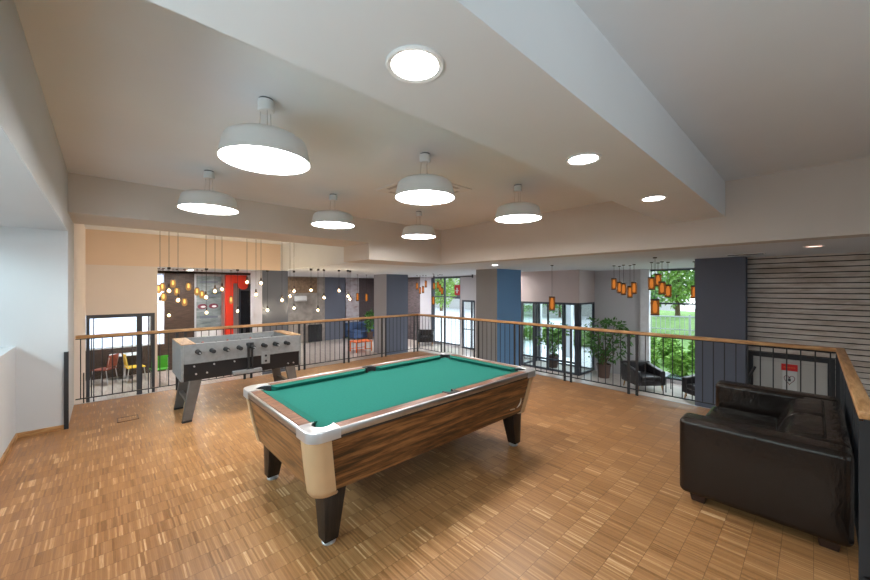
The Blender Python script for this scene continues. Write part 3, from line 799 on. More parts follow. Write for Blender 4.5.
for (x, y), lb, yy in zip(((169, 315), (206.5, 312.5), (237.6, 311), (267.5, 310), (294, 308)), ('below the leftmost cluster of three', 'below the second cluster of three', 'alone in front of the red portal', 'alone low in front of the slate column', 'low at the left side of the concrete wall'), (12.3, 12.0, 11.98, 11.98, 11.9)):
    hanging_bulb(pix(x, y, 'y', yy), ZC, 'bare glowing bulb hanging %s' % lb, 'bare bulbs over the lower lounge')
for (x, y), lb in zip(((311, 290), (318, 310), (324, 297.5), (339, 290.5), (348, 296), (350, 299)), ('high before the brown stone cladding', 'lowest before the concrete wall', 'at the left edge of the far slate column', 'on the far slate column, upper one', 'left of a pair before the pale printed panel', 'right of a pair before the pale printed panel')):
    hanging_bulb(pix(x, y, 'y', 10.5 if x == 350 else 10.25), ZC, 'bare glowing bulb hanging %s' % lb, 'bare bulbs over the lower lounge')

def lantern(p, h, r, label, group, ztop=ZC, m='lantern'):
    t = thing('amber_lantern', label, 'pendant lantern', (p.x, p.y, ztop), group)
    MB().lathe([(0, 0), (.035, 0), (.035, -.02), (0, -.022)], (p.x, p.y, ztop), 12).build('ceiling_cup', 'brown', t)
    MB().tube([(p.x, p.y, ztop-.02), (p.x, p.y, p.z+h/2)], .004, 6).build('cord', 'brown', t)
    rt = r*(.6 if m == 'lantern2' else 1.03); MB().lathe([(0, h/2), (rt, h/2), (rt, h/2-.03), (0, h/2-.03)], tuple(p), 20).build('top_band', 'brown', t)
    g2 = '2' if m == 'lantern2' else ''
    if g2:
        sh = MB().lathe([(r*.55, h/2), (r*.62, h/2-.02), (r*.95, h*.2), (r, -h*.05), (r*.9, -h*.3), (r*.55, -h*.47), (0, -h/2), (0, -h/2+.005), (r*.53, -h*.45), (r*.86, -h*.29), (r*.96, -h*.05), (r*.91, h*.2), (r*.58, h/2-.02), (r*.5, h/2)], tuple(p), 20).build('lantern_glass', 'lanternglass2', t)
        MB().lathe([(0, h*.34), (r*.25, h*.3), (r*.4, h*.05), (r*.3, -h*.15), (0, -h*.2)], tuple(p), 14).build('glowing_core', 'lanterncore2', sh)
        return t
    sh = MB().lathe([(r, h/2-.03), (r, -h/2+.015), (r*.96, -h/2+.015), (r*.96, h/2-.03)], tuple(p), 20).build('lantern_shade', 'lanternglass'+g2, t)
    MB().lathe([(0, h/2-.035), (r*.3, h/2-.05), (r*.52, h*.1), (r*.5, -h*.25), (r*.3, -h/2+.05), (0, -h/2+.04)], tuple(p), 14).build('glowing_core', 'lanterncore'+g2, sh)
    if m == 'lantern': MB().lathe([(r*1.03, -h/2+.02), (r*1.03, -h/2), (r*.9, -h/2), (r*.9, -h/2+.02), (r*1.03, -h/2+.02)], tuple(p), 20).build('bottom_band', 'brown', t)
    return t
G1 = 'amber lanterns before the garden window wall'
for (x, y), lb in zip(((614, 284), (619.5, 287.5), (623.5, 289), (630, 292), (634, 288)), ('first from the left', 'second from the left', 'third from the left', 'lowest', 'last on the right')):
    lantern(pix(x, y, 'x', {614: 9.6, 619.5: 9.9, 623.5: 9.5, 630: 9.8, 634: 9.45}[x]), .30, .062, 'amber cylinder lantern, %s in the cluster before the pale wall' % lb, G1)
for (x, y), lb in zip(((651.5, 283.5), (658, 280), (662, 288), (668, 291)), ('leftmost', 'highest', 'third', 'rightmost')):
    lantern(pix(x, y, 'x', {651.5: 9.0, 658: 9.25, 662: 8.9, 668: 9.15}[x]), .29, .068, 'amber cylinder lantern, %s of the four before the garden window' % lb, G1)
lantern(pix(655, 307, 'x', 7.6), .31, .072, 'large amber lantern hanging lowest before the garden window', G1)
lantern(pix(694.5, 292, 'x', 9.4), .29, .068, 'amber lantern half hidden behind the slate pier', G1)
lantern(pix(552, 303.5, 'x', 8.3), .36, .075, 'single amber lantern hanging before the glazed entrance', G1)
G2 = 'amber lanterns at the far end'
for (x, y), lb in zip(((417, 286), (420, 290.5), (423, 289.5), (425.8, 284)), ('leftmost', 'second', 'third', 'highest and rightmost')):
    lantern(pix(x, y, 'x', {417: 10.6, 420: 10.9, 423: 10.5, 425.8: 10.8}[x]), .33, .055, 'small far amber lantern, %s before the white pier left of the far window' % lb, G2)
for (x, y), lb in zip(((434, 286), (438, 285), (440, 288), (442, 291)), ('leftmost', 'second', 'third', 'rightmost')):
    lantern(pix(x, y, 'x', {434: 10.6, 438: 10.9, 440: 10.5, 442: 10.75}[x]), .33, .055, 'small far amber lantern, %s of the cluster before the far window' % lb, G2)
lantern(pix(433.3, 300.5, 'x', 9.8), .36, .062, 'far amber lantern hanging lowest before the far window', G2)
for (x, y), lb in zip(((357.5, 297), (366.5, 297.5)), ('at the edge of the pale printed panel', 'before the dark wall above the orange table')):
    lantern(pix(x, y, 'y', 13.5), .36, .06, 'slim amber lantern hanging %s' % lb, G2)
G3 = 'amber glass lanterns before the dark wood wall'
for (x, y), lb in zip(((158.5, 289), (163.5, 297), (162.5, 287), (173, 283.5), (176.8, 291.5), (188.5, 286.5), (184.5, 302), (197, 291.5), (202, 294.5)),
      ('farthest left', 'long one near the left edge, lower', 'behind the long left one', 'high over the left bulbs', 'just right of the left bulbs', 'alone in the middle of the dark wall', 'lowest on the dark wall', 'at the left edge of the printed panel', 'over the printed panel')):
    lantern(pix(x, y, 'y', {163.5: 13.0, 162.5: 13.5, 176.8: 13.4, 202: 13.4}.get(x, 13.2)), .26, .075, 'amber glass lantern on a cord, %s' % lb, G3, ZC, 'lantern2')
lantern(pix(231, 300, 'y', 13.2), .26, .06, 'amber glass lantern hanging before the red portal', G3, ZC, 'lantern2')

# ------------------------------------------------------------------ display board with notice, bent handrail
t = thing('display_board', 'black framed pale display board below the slatted wall', 'display board', (8.86, .3, ZL))
mb = MB()
by0, by1, bz1 = -.24, .85, .52
mb.box((8.83, by1-.075, ZL), (8.9, by1, bz1)).box((8.83, by0, ZL), (8.9, by0+.085, bz1)).box((8.83, by0+.085, bz1-.08), (8.9, by1-.075, bz1)).box((8.83, by0+.085, ZL), (8.9, by1-.075, ZL+.08))
mb.build('frame', 'black', t)
MB().box((8.87, by0+.085, ZL+.08), (8.9, by1-.075, bz1-.08)).build('panel', 'board', t)
MB().box((8.864, by0+.085, bz1-.145), (8.87, by1-.075, bz1-.135)).build('panel_joint', 'greypat', t)
t = thing('notice', 'white notice with a red header and a heart drawing on the display board', 'notice', (8.86, .3, -.12))
MB().box((8.858, .205, -.12), (8.8695, .385, .245)).build('sheet', 'paper', t)
hd = MB().box((8.855, .195, .235), (8.8695, .4, .35)).build('header', 'signred', t)
mb = MB()
for k in range(7): mb.box((8.853, .225+k*.022, .285), (8.8555, .238+k*.022, .302))
mb.build('header_lettering', 'orange', hd)
def heart(a): return (16*math.sin(a)**3, 13*math.cos(a)-5*math.cos(2*a)-2*math.cos(3*a)-math.cos(4*a))
hp = [(8.857, .297-heart(2*PI*k/28)[0]*.0042, .08+heart(2*PI*k/28)[1]*.0055) for k in range(29)]
MB().tube(hp, .0045, 6).build('heart_outline', 'maroon', t)
MB().sphere((8.857, .297, .115), .013, .3).box((8.8545, .28, .05), (8.858, .314, .098)).build('figure_mark', 'steel', t)
t = thing('stair_handrail', 'bent black handrail end beside the slate pier', 'handrail', (8.3, .73, ZL))
pts = [(8.3, .73, ZL), (8.3, .73, -.1)]+[(8.3-.16+.16*math.cos(a), .73-.0, -.1+.0+.34*math.sin(a)) for a in [PI/2*k/6 for k in range(7)]][1:]
MB().tube([(8.3, .79, ZL), (8.3, .79, .0), (8.3, .77, .16), (8.3, .73, .26), (8.3, .70, .33)], .02, 10).build('tube', 'black', t)

# ------------------------------------------------------------------ lounge furniture
def make_armchair(label, loc, rz, group):
    t = thing('armchair', label, 'armchair', (0, 0, 0), group)
    # local: faces -y
    for s in (-1, 1):
        lo = [(s*.26, -.36, .17), (s*.40, -.36, .17), (s*.40, .36, .17), (s*.26, .36, .17)]
        hi = [(s*.28, -.34, .55), (s*.42, -.34, .55), (s*.42, .38, .68), (s*.28, .38, .68)]
        if s < 0: lo = lo[::-1]; hi = hi[::-1]
        MB().hexa(lo, hi, .03, 3).build('arm', 'leather2', t, 50)
    MB().hexa([(-.40, .24, .17), (.40, .24, .17), (.40, .37, .17), (-.40, .37, .17)], [(-.42, .30, .71), (.42, .30, .71), (.42, .42, .71), (-.42, .42, .71)], .03, 3).build('backrest', 'leather2', t, 50)
    MB().box((-.28, -.36, .17), (.28, .27, .30), .015, 2).build('seat_base', 'leather2', t, 50)
    MB().box((-.275, -.37, .29), (.275, .27, .42), .04, 4).build('seat_cushion', 'leather2', t, 50)
    for sx in (-1, 1):
        for sy in (-1, 1):
            MB().tube([(sx*.33, sy*.30, .18), (sx*.35, sy*.33, 0)], [.025, .014], 10).build('leg', 'skirt', t)
    t.location = loc; t.rotation_euler = (0, 0, rz); return t
make_armchair('black leather armchair beside the potted tree, facing the coffee table', (10.95, 3.25, ZL), math.radians(-40), 'lounge armchairs')
make_armchair('black leather armchair partly hidden by the slate pier', (10.75, 1.75, ZL), math.radians(-125), 'lounge armchairs')
make_armchair('small looking dark armchair at the far end before the far window', (11.6, 13.1, ZL), math.radians(-45), 'lounge armchairs')
t = thing('coffee_table', 'glass topped coffee table on thin black legs by the garden window', 'coffee table', (11.1, 2.48, ZL))
MB().box((11.0, 2.24, ZL+.40), (11.5, 2.72, ZL+.42), .004, 1).build('table_top', 'glassb', t)
mb = MB()
for a, b in (((11.0, 2.24), (11.5, 2.26)), ((11.0, 2.70), (11.5, 2.72)), ((11.0, 2.24), (11.02, 2.72)), ((11.48, 2.24), (11.5, 2.72))): mb.box((*a, ZL+.38), (*b, ZL+.402))
mb.build('table_frame', 'black', t)
for x in (11.01, 11.49):
    for y in (2.25, 2.71): MB().box((x-.01, y-.01, ZL), (x+.01, y+.01, ZL+.385)).build('leg', 'black', t)
# orange table, blue sofa
t = thing('side_table', 'low orange table in front of the blue sofa', 'table', (8.1, 13.6, ZL))
c = pix(361, 342, 'y', 13.75); ox, oy = c.x, 13.75
t.location = (ox, oy, ZL)
MB().box((ox-.42, oy-.3, ZL+.42), (ox+.42, oy+.3, ZL+.46), .006, 1).build('table_top', 'orange', t)
for s in (-1, 1):
    for u in (-1, 1): MB().box((ox+s*.38-.02, oy+u*.26-.02, ZL), (ox+s*.38+.02, oy+u*.26+.02, ZL+.42)).build('leg', 'orange', t)
MB().box((ox-.38, oy-.27, ZL+.1), (ox+.38, oy-.25, ZL+.13)).box((ox-.38, oy+.25, ZL+.1), (ox+.38, oy+.27, ZL+.13)).build('foot_rail', 'orange', t)
t = thing('corner_sofa', 'long blue sofa against the dark end wall', 'sofa', (10.4, 17.4, ZL))
MB().box((9.85, 16.88, ZL+.06), (12.0, 17.78, ZL+.34), .03, 2).build('seat_base', 'bluefab', t)
MB().box((9.85, 17.74, ZL+.06), (12.0, 18.06, ZL+.85), .05, 3).build('backrest', 'bluefab', t)
for k in range(3): MB().box((9.87+k*.71, 16.86, ZL+.33), (9.87+k*.71+.69, 17.74, ZL+.48), .04, 3).build('seat_cushion', 'bluefab', t)
for x in (9.93, 11.9):
    for y in (17.0, 18.0): MB().cyl((x, y, ZL), .03, 0, .07, 10).build('foot', 'black', t)

def make_chair(label, loc, rz, m, group):
    t = thing('cafe_chair', label, 'chair', (0, 0, 0), group)
    MB().box((-.21, -.21, .43), (.21, .21, .46), .012, 2).build('seat', m, t)
    MB().hexa([(-.2, .19, .50), (.2, .19, .50), (.2, .215, .50), (-.2, .215, .50)], [(-.19, .25, .86), (.19, .25, .86), (.19, .275, .86), (-.19, .275, .86)], .01, 2).build('backrest', m, t)
    for sx in (-1, 1):
        MB().tube([(sx*.18, -.17, .43), (sx*.2, -.22, 0)], .011, 8).build('leg', 'chrome', t)
        MB().tube([(sx*.18, .26, .80), (sx*.18, .2, .48), (sx*.18, .18, .43), (sx*.2, .24, 0)], .011, 8).build('leg', 'chrome', t)
    t.location = loc; t.rotation_euler = (0, 0, rz)
    return t
make_chair('green backed chair right of the tall glass door', (1.18, 13.05, ZL), math.radians(180), 'green', 'cafe chairs')
make_chair('yellow backed chair seen through the left glass door', (.68, 13.9, ZL), math.radians(100), 'yellow', 'cafe chairs')
make_chair('dull red chair seen through the left glass door', (.0, 14.1, ZL), math.radians(235), 'dullred', 'cafe chairs')
t = thing('cafe_table', 'white topped table behind the left glass door', 'table', (.42, 14.6, ZL))
MB().box((.12, 14.3, ZL+.72), (.82, 14.9, ZL+.745), .005, 1).build('table_top', 'whiteframe', t)
MB().cyl((.47, 14.6, ZL), .03, .02, .72, 12).build('pedestal', 'alu', t); MB().cyl((.47, 14.6, ZL), .22, 0, .022, 24).build('base', 'alu', t)
# dark benches beyond the railing
def make_bench(label, loc, w):
    t = thing('bench', label, 'bench', loc, 'dark lounge benches')
    x, y, z = loc
    MB().box((x-w/2, y-.22, z+.34), (x+w/2, y+.22, z+.46), .02, 2).build('seat', 'greyfab', t)
    for s in (-1, 1):
        for u in (-1, 1): MB().box((x+s*(w/2-.06)-.02, y+u*.17-.02, z), (x+s*(w/2-.06)+.02, y+u*.17+.02, z+.345)).build('leg', 'alu', t)
make_bench('low dark bench beyond the railing behind the left legs of the foosball table', (1.5, 9.6, ZL), 1.5)
make_bench('low dark bench beyond the railing right of the foosball table', (3.75, 9.9, ZL), 1.9)
# wall screen, split unit
t = thing('wall_screen', 'black flat screen on the concrete wall by the far slate column', 'screen', (8.1, 17.75, -.3))
a = pix(308.5, 325, 'y', 17.72); b = pix(322, 341, 'y', 17.72)
MB().box((a.x, 17.70, b.z), (b.x, 17.755, a.z), .006, 1).build('housing', 'black', t)
MB().box((a.x+.02, 17.697, b.z+.02), (b.x-.02, 17.70, a.z-.02)).build('display', 'screen', t)
MB().box((a.x+.3, 17.75, b.z+.2), (b.x-.3, 17.8, a.z-.2)).build('bracket', 'black', t)
a = pix(295, 296, 'y', 17.7); b = pix(305.5, 301, 'y', 17.7)
t = thing('split_air_unit', 'white wall air conditioner on the concrete wall', 'air conditioner', (a.x, 17.7, b.z))
MB().box((a.x, 17.52, b.z), (b.x, 17.8, a.z), .03, 3).build('housing', 'shade', t)
MB().box((a.x+.04, 17.515, b.z+.02), (b.x-.04, 17.53, b.z+.05)).build('louvre', 'greypat', t)

# printed panels, red portal
t = thing('printed_panel', 'grey printed panel with two maroon ovals left of the red portal', 'printed panel', (2.75, 15, .2))
a = pix(196.5, 276, 'y', 14.93); b = pix(221.5, 327, 'y', 14.93)
MB().box((a.x, 14.93, b.z), (b.x, 14.995, a.z)).build('print', 'film1', t)
mb = MB(); mw = MB()
for (x, y) in ((202.5, 306.5), (213.5, 306)):
    p = pix(x, y, 'y', 14.93); 
    mb.sphere(tuple(p), .15, 1.0, .04, .62, 20, 10); mw.sphere((p.x+.02, p.y-.008, p.z-.01), .075, 1.0, .04, .5, 16, 8)
mb.build('ovals', 'maroon', t); mw.build('oval_centres', 'clear_print', t)
MB().box((a.x, 14.93, -.2), (b.x, 14.995, b.z-.01)).build('blank_lower_panes', 'clear_print', t)
for y, h in ((296, .03), (317, .04), (282, .03)):
    p = pix(209, y, 'y', 14.92); MB().box((a.x+.1, 14.922, p.z-h), (b.x-.12, 14.93, p.z+h)).build('dark_band', 'slate', t)
t = thing('red_portal', 'bright red door portal behind the hanging bulbs', 'portal', (3.5, 14.9, ZL))
a = pix(225.5, 275, 'y', 14.85); b = pix(233, 275, 'y', 14.85); c = pix(247, 283.5, 'y', 14.85); d = pix(239.5, 283.5, 'y', 14.85)
MB().box((a.x, 14.8, ZL), (b.x, 14.99, a.z)).build('upright', 'red', t)
mb = MB().box((b.x, 14.8, c.z), (c.x, 14.99, a.z)); mb.build('lintel', 'red', t)
p = pix(243, 285, 'y', 14.84)
mb = MB(); mb.tube([(p.x, 14.795, p.z-.0), (p.x, 14.98, p.z)], .17, 24); mb.build('disc', 'red', t)
a = pix(238.5, 284, 'y', 15.0); b = pix(248, 284, 'y', 15.0)
lf = MB().box((a.x, 14.95, -.2), (b.x+.3, 14.99, a.z)).build('door_leaf', 'frame', t)
MB().box((a.x+.06, 14.94, -.05), (b.x+.2, 14.95, a.z-.25)).build('pane', 'screen', lf)
t = thing('printed_panel', 'pale printed panel left of the dark wall over the blue sofa', 'printed panel', (10.2, 18.1, -.2))
a = pix(345.6, 278, 'y', 18.15); b = pix(358.5, 322, 'y', 18.15); b2 = pix(358.5, 334, 'y', 18.15)
MB().box((a.x, 18.1, b.z), (b.x, 18.19, a.z)).build('print', 'film2', t)
mb = MB()
for k in range(3):
    w_ = (b.x-a.x)/3; mb.box((a.x+k*w_+.02, 18.1, b2.z), (a.x+(k+1)*w_-.02, 18.19, b.z-.03))
mb.build('blank_lower_panes', 'clear_print', t)
# curtain rail and sign by the far window
t = thing('track_light', 'dark ceiling track with round ends before the far window', 'track light', (11.6, 11.4, ZC))
p = pix(434, 274, 'x', 11.6); q = pix(472.5, 275, 'x', 11.6)
zt_ = ZC-.08
MB().box((11.58, q.y, zt_-.02), (11.62, p.y, zt_+.02)).build('track', 'steel', t)
for yy in (p.y, q.y): MB().cyl((11.6, yy, 0), .035, zt_-.06, ZC, 14).build('spot_head', 'steel', t)
t = thing('window_sign', 'red sign with a white figure on the far window', 'sign', (12.15, 11.6, 1.3))
p = pix(457.3, 290, 'x', 12.2)
MB().box((12.185, p.y-.17, p.z-.24), (12.205, p.y+.17, p.z+.24), .004, 1).build('plate', 'signred', t)
MB().sphere((12.184, p.y, p.z+.06), .05, .1).box((12.18, p.y-.1, p.z-.05), (12.185, p.y+.1, p.z-.01)).box((12.18, p.y-.04, p.z-.15), (12.185, p.y+.04, p.z+.02)).build('white_mark', 'clear_print', t)

# ------------------------------------------------------------------ plants
def leaf_cloud(mb, pts, size, n, rnd, flat_=.0):
    bm = mb.bm
    for _ in range(n):
        c, rad = rnd.choice(pts)
        while True:
            v = Vector((rnd.uniform(-1, 1), rnd.uniform(-1, 1), rnd.uniform(-1, 1)))
            if .15 < v.length < 1: break
        p = Vector(c)+Vector((v.x*rad[0], v.y*rad[1], v.z*rad[2]))
        d = Vector((rnd.uniform(-1, 1), rnd.uniform(-1, 1), rnd.uniform(-.9, .5)))+v*.6
        d.normalize(); s = size*rnd.uniform(.6, 1.25)
        u = d.cross(Vector((rnd.uniform(-1, 1), rnd.uniform(-1, 1), rnd.uniform(-1, 1)))).normalized()*s*.27
        nn = d.cross(u).normalized()*s*.06
        a = bm.verts.new(p); b = bm.verts.new(p+d*s*.45+u-nn); cc = bm.verts.new(p+d*s); e = bm.verts.new(p+d*s*.45-u-nn); f = bm.verts.new(p+d*s*.5+nn)
        bm.faces.new((a, b, f)); bm.faces.new((b, cc, f)); bm.faces.new((cc, e, f)); bm.faces.new((e, a, f))
def potted(label, x, y, z, h, pr, ph, m, clouds, n, ls, stems, seed):
    rnd = random.Random(seed)
    t = thing('potted_plant', label, 'plant', (x, y, z), 'potted lounge plants')
    pot = MB().lathe([(0, 0), (pr*.78, 0), (pr, ph-.05), (pr*1.06, ph-.05), (pr*1.06, ph), (pr*.94, ph), (pr*.9, ph-.06), (0, ph-.06)], (x, y, z), 28).build('pot', 'pot', t)
    MB().lathe([(0, ph-.04), (pr*.92, ph-.05)], (x, y, z), 20).build('soil', 'soil', pot)
    mb = MB()
    for k in range(stems):
        c, r = clouds[k % len(clouds)]; a = rnd.uniform(0, 6.28)
        bx, by = x+pr*.35*math.cos(a), y+pr*.35*math.sin(a)
        mb.tube([(bx, by, z+ph-.06), (bx+(x+c[0]-bx)*.25, by+(y+c[1]-by)*.25, z+ph+.35*(c[2]-ph)), (x+c[0]*.8, y+c[1]*.8, z+c[2]*.8), (x+c[0], y+c[1], z+c[2]+r[2]*.5)], [.016, .013, .009, .004], 6)
    mb.build('stems', 'bark', t)
    mb = MB(); leaf_cloud(mb, [((x+c[0], y+c[1], z+c[2]), r) for c, r in clouds], ls, n, rnd); mb.build('foliage', m, t, 0)
    return t
potted('tall leafy potted tree in the corner beside the entrance side pane', 11.45, 4.5, ZL, 1.9, .2, .42, 'leaf',
       [((-.1, .15, 1.55), (.38, .38, .32)), ((.1, -.28, 1.6), (.32, .32, .25)), ((-.05, .0, 1.15), (.36, .36, .3)), ((.15, -.48, 1.25), (.28, .3, .3)), ((-.2, .2, .85), (.25, .25, .25)), ((.0, -.35, .85), (.25, .3, .25)), ((0, 0, .65), (.2, .2, .2))], 420, .17, 9, 3)
potted('slender bamboo like plant in a brown pot inside the glazed entrance', 11.62, 6.32, ZL, 1.5, .21, .42, 'bamboo',
       [((0, .1, 1.25), (.3, .4, .3)), ((.05, -.25, 1.3), (.28, .3, .28)), ((-.05, .25, .95), (.28, .3, .28)), ((.0, -.1, .85), (.25, .3, .25)), ((.0, .0, .6), (.15, .15, .2))], 320, .15, 8, 5)
p = pix(370, 329, 'y', 16.6)
potted('small green plant between the blue sofa and the slate column', p.x, 16.6, ZL, 1.3, .18, .4, 'leaf',
       [((0, 0, 1.1), (.28, .28, .35)), ((.0, .0, .75), (.22, .22, .25)), ((.1, 0, 1.35), (.2, .2, .2))], 260, .2, 5, 8)

# ------------------------------------------------------------------ outside
g = MB()
g.quad((12.4, -30, -1.2), (60, -30, -1.2), (60, 60, -1.2), (12.4, 60, -1.2))
struct('ground', g, 'paving', 'pale paved ground outside the entrance', 'ground')
lawn = MB()
nx, ny = 14, 18
vs_ = [[lawn.bm.verts.new((13+1.1*i, -4+(.315*(13+1.1*i)+4)*j/(ny-1), -1.19+max(0, (i-1))*.115+random.uniform(-.03, .03))) for j in range(ny)] for i in range(nx)]
for i in range(nx-1):
    for j in range(ny-1): lawn.bm.faces.new((vs_[i][j], vs_[i+1][j], vs_[i+1][j+1], vs_[i][j+1]))
struct('lawn', lawn, 'grass', 'sloping lawn outside the garden window', 'lawn')
def bush(label, x, y, z, r, h, m, n, seed, ls=.16, name='bush', grp='garden bushes'):
    rnd = random.Random(seed)
    t = thing(name, label, 'bush', (x, y, z), grp)
    mb = MB()
    for k in range(5):
        a = 2*PI*k/5; mb.tube([(x, y, z), (x+r*.3*math.cos(a), y+r*.3*math.sin(a), z+h*.5)], [.02, .008], 5)
    mb.build('stems', 'bark', t)
    mb = MB(); leaf_cloud(mb, [((x+rnd.uniform(-r, r)*.5, y+rnd.uniform(-r, r)*.5, z+h*rnd.uniform(.3, .62)), (r*.6, r*.6, h*.4)) for _ in range(6)], ls, n, rnd)
    mb.build('foliage', m, t, 0)
    return t
bl = ['nearest the window at its left edge', 'behind the coffee table', 'right of the coffee table', 'farther up the slope at left', 'in the middle of the slope', 'at the right of the slope', 'at the top of the lawn']
bl = ['left one of the front row', 'middle one of the front row', 'right one of the front row', 'left one of the second row', 'middle one of the second row', 'right one of the second row', 'left one of the highest row', 'middle one of the highest row', 'right one of the highest row']
for k in range(9):
    r_, c_ = divmod(k, 3)
    x = 14.0+1.15*r_; y = 4.0-.86*c_+.38*r_
    bush('low bright green bush outside the garden window, %s' % bl[k], x, y, -1.19+max(0, (x-13)/1.1-1)*.115, .33, .72+.06*((k*7) % 3), 'bush', 850, 20+k)
def tree(label, x, y, z, h, r, m, n, seed, ls=.32):
    rnd = random.Random(seed)
    t = thing('tree', label, 'tree', (x, y, z), 'trees outside')
    mb = MB().tube([(x, y, z-.1), (x+.05, y, z+h*.3), (x-.05, y+.05, z+h*.7)], [.14, .11, .05], 8)
    mb.build('trunk', 'bark', t)
    mb = MB(); leaf_cloud(mb, [((x+rnd.uniform(-r, r)*.7, y+rnd.uniform(-r, r)*.7, z+h*rnd.uniform(.25, .95)), (r*.6, r*.6, h*.2)) for _ in range(12)], ls, n, rnd)
    mb.build('crown', m, t, 0)
for k, (x, y, z, h, r, m, lb) in enumerate(((21.5, 6.4, .0, 4.6, 1.1, 'tree', 'leafy tree at the left side of the garden window'), (25.2, 5.6, .1, 4.8, 1.2, 'tree2', 'lighter leafy tree in the middle of the garden window'), (21.8, 3.1, .0, 4.4, 1.1, 'tree', 'leafy tree beside the slate pier in the garden window'),
      (33, 17.2, -1.2, 5.0, 1.6, 'tree', 'tree beyond the glazed entrance on the right'), (33, 21.5, -1.2, 5.0, 1.6, 'tree2', 'tree beyond the glazed entrance on the left'), (21.5, 22.2, -.2, 5.2, 1.3, 'tree2', 'yellow green tree seen through the far window'))):
    tree(lb, x, y, z, h, r, m, 2400, 40+k)
t = thing('garden_fence', 'pale metal fence at the top of the lawn', 'fence', (20.2, 4.5, -.4))
z0 = -1.19+.115*5.6
MB().tube([(20.2, 0, z0+.95), (20.2, 8, z0+.8)], .035, 8).tube([(20.2, 0, z0+.3), (20.2, 8, z0+.2)], .025, 8).build('rails', 'fence', t)
mb = MB()
for k in range(41): MB_ = mb.box((20.19, k*.2-.012, z0-.1), (20.21, k*.2+.012, z0+.94-.15*k/40))
mb.build('pales', 'fence', t)
for k in range(5): MB().box((20.16, k*2-.04, z0-.3), (20.24, k*2+.04, z0+1.05-.15*k/4)).build('post', 'fence', t)
t = thing('hedge', 'clipped green hedge beyond the glazed entrance', 'hedge', (17.5, 10, -1.2))
rnd = random.Random(77); mb = MB()
leaf_cloud(mb, [((17.5+rnd.uniform(-.1, .1), 7.2+k*.5, -.75), (.4, .45, .42)) for k in range(11)], .17, 3200, rnd); mb.build('foliage', 'bush', t, 0)
mb = MB()
for k in range(10): mb.tube([(17.5, 7.3+k*.5, -1.2), (17.5, 7.3+k*.5, -.7)], .02, 6)
mb.build('stems', 'bark', t)
t = thing('neighbour_building', 'pale building across the paved yard', 'building', (38, 18, -1.2))
MB().box((36, 8, -1.2), (40, 40, 8)).build('facade', 'facade', t)
for k in range(9):
    for j in range(2): MB().box((35.95, 9.5+k*3, .2+j*3.2), (36.0, 11.2+k*3, 2.0+j*3.2)).build('window', 'frame', t)
for k, (x, y) in enumerate(((14.2, 8.35), (14.2, 6.9))):
    o = MB().box((x, y, -1.2), (x+.22, y+.22, ZC+.5), .01, 1).build('canopy_post', 'lilac')
    tag(o, 'grey post outside the entrance, %s one' % ('left', 'right')[k], 'post', 'entrance canopy posts')

# ------------------------------------------------------------------ light
def area(name, loc, rot, sx, sy, power, c):
    l = bpy.data.lights.new(name, 'AREA'); l.shape = 'RECTANGLE'; l.size = sx; l.size_y = sy; l.energy = power; l.color = c
    o = bpy.data.objects.new(name, l); o.location = loc; o.rotation_euler = rot; COL.objects.link(o); return o
# daylight outside the left window and the added window behind the camera
area('daylight_left', (-2.7, 1.8, 2.75), (0, math.radians(-49), 0), .5, 8.4, 300, (.74, .92, 1.0))
area('window_fill_back', (1.6, -4.1, 1.9), (math.radians(78), 0, 0), 2.8, 1.6, 14, (.92, .96, 1.0))
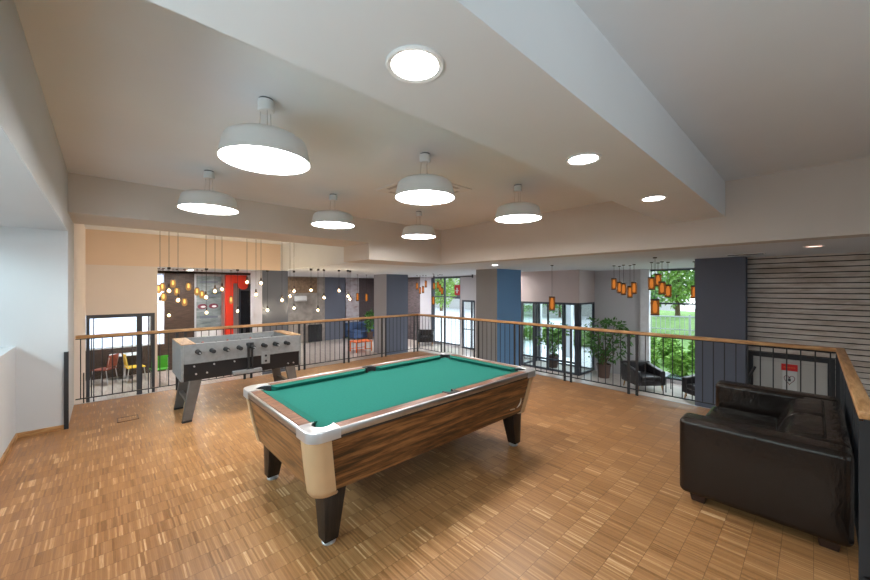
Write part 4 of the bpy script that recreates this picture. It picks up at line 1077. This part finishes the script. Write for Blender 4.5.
# fill lamps added outside the same two windows to brighten the ceiling
area('ceiling_fill_left', (-2.6, -.3, .3), (0, math.radians(-142), 0), 1.2, 5.0, 290, (.86, .95, 1.0))
area('ceiling_fill_back', (1.6, -4.6, .0), (math.radians(126), 0, 0), 2.8, 1.2, 100, (.95, .97, 1.0))
def portal(name, loc, rot, sx, sy):
    o = area(name, loc, rot, sx, sy, 1, (1, 1, 1)); o.data.cycles.is_portal = True; return o
portal('portal_garden', (12.45, .25, .63), (0, math.radians(90), 0), 3.3, 6.5)
portal('portal_side', (12.45, 8.4, .63), (0, math.radians(90), 0), 3.2, 2.0)
portal('portal_far', (12.45, 12.3, .6), (0, math.radians(90), 0), 3.3, 2.1)
portal('portal_entrance', (12.45, 6.2, .1), (0, math.radians(90), 0), 2.4, 2.2)

wld = bpy.data.worlds.new('world'); SC.world = wld; wld.use_nodes = True
nt = wld.node_tree; bg = nt.nodes['Background']
tc = N(nt, 'ShaderNodeTexCoord'); sp_ = N(nt, 'ShaderNodeSeparateXYZ'); nt.links.new(tc.outputs['Generated'], sp_.inputs[0])
nt.links.new(ramp(nt, sp_.outputs[2], [(0, (.95, .97, 1.0)), (.5, (.78, .88, 1.0))]), bg.inputs[0])
gx = N(nt, 'ShaderNodeMapRange'); gx.interpolation_type = 'SMOOTHSTEP'
gx.inputs['From Min'].default_value = -.7; gx.inputs['From Max'].default_value = .75; gx.inputs['To Min'].default_value = .9; gx.inputs['To Max'].default_value = 5.5
nt.links.new(sp_.outputs[0], gx.inputs['Value']); nt.links.new(gx.outputs[0], bg.inputs[1])   # the sky is brighter on the sun's side
sun = bpy.data.lights.new('sun', 'SUN'); sun.energy = 1.2; sun.angle = math.radians(25); sun.color = (1, .97, .92)
so = bpy.data.objects.new('sun', sun); COL.objects.link(so); so.rotation_euler = (math.radians(12), math.radians(40), 0)

# ------------------------------------------------------------------ camera
cam = bpy.data.cameras.new('camera'); co = bpy.data.objects.new('camera', cam); COL.objects.link(co)
cam.sensor_width = 36; cam.lens = F/870*36; cam.shift_y = -2/870; cam.clip_start = .05; cam.clip_end = 200
co.location = (0, 0, CAMH); co.rotation_euler = (PI/2, 0, math.atan2(SA, CA)-PI/2)
SC.camera = co
vs = SC.view_settings
vs.view_transform = 'Standard'; vs.look = 'None'; vs.gamma = 1; vs.use_curve_mapping = False; vs.exposure = .12
try:
    SC.cycles.use_denoising = True; SC.cycles.max_bounces = 10; SC.cycles.diffuse_bounces = 6; SC.cycles.transparent_max_bounces = 12
    SC.cycles.sample_clamp_indirect = 6; SC.cycles.caustics_reflective = False; SC.cycles.caustics_refractive = False
except Exception: pass
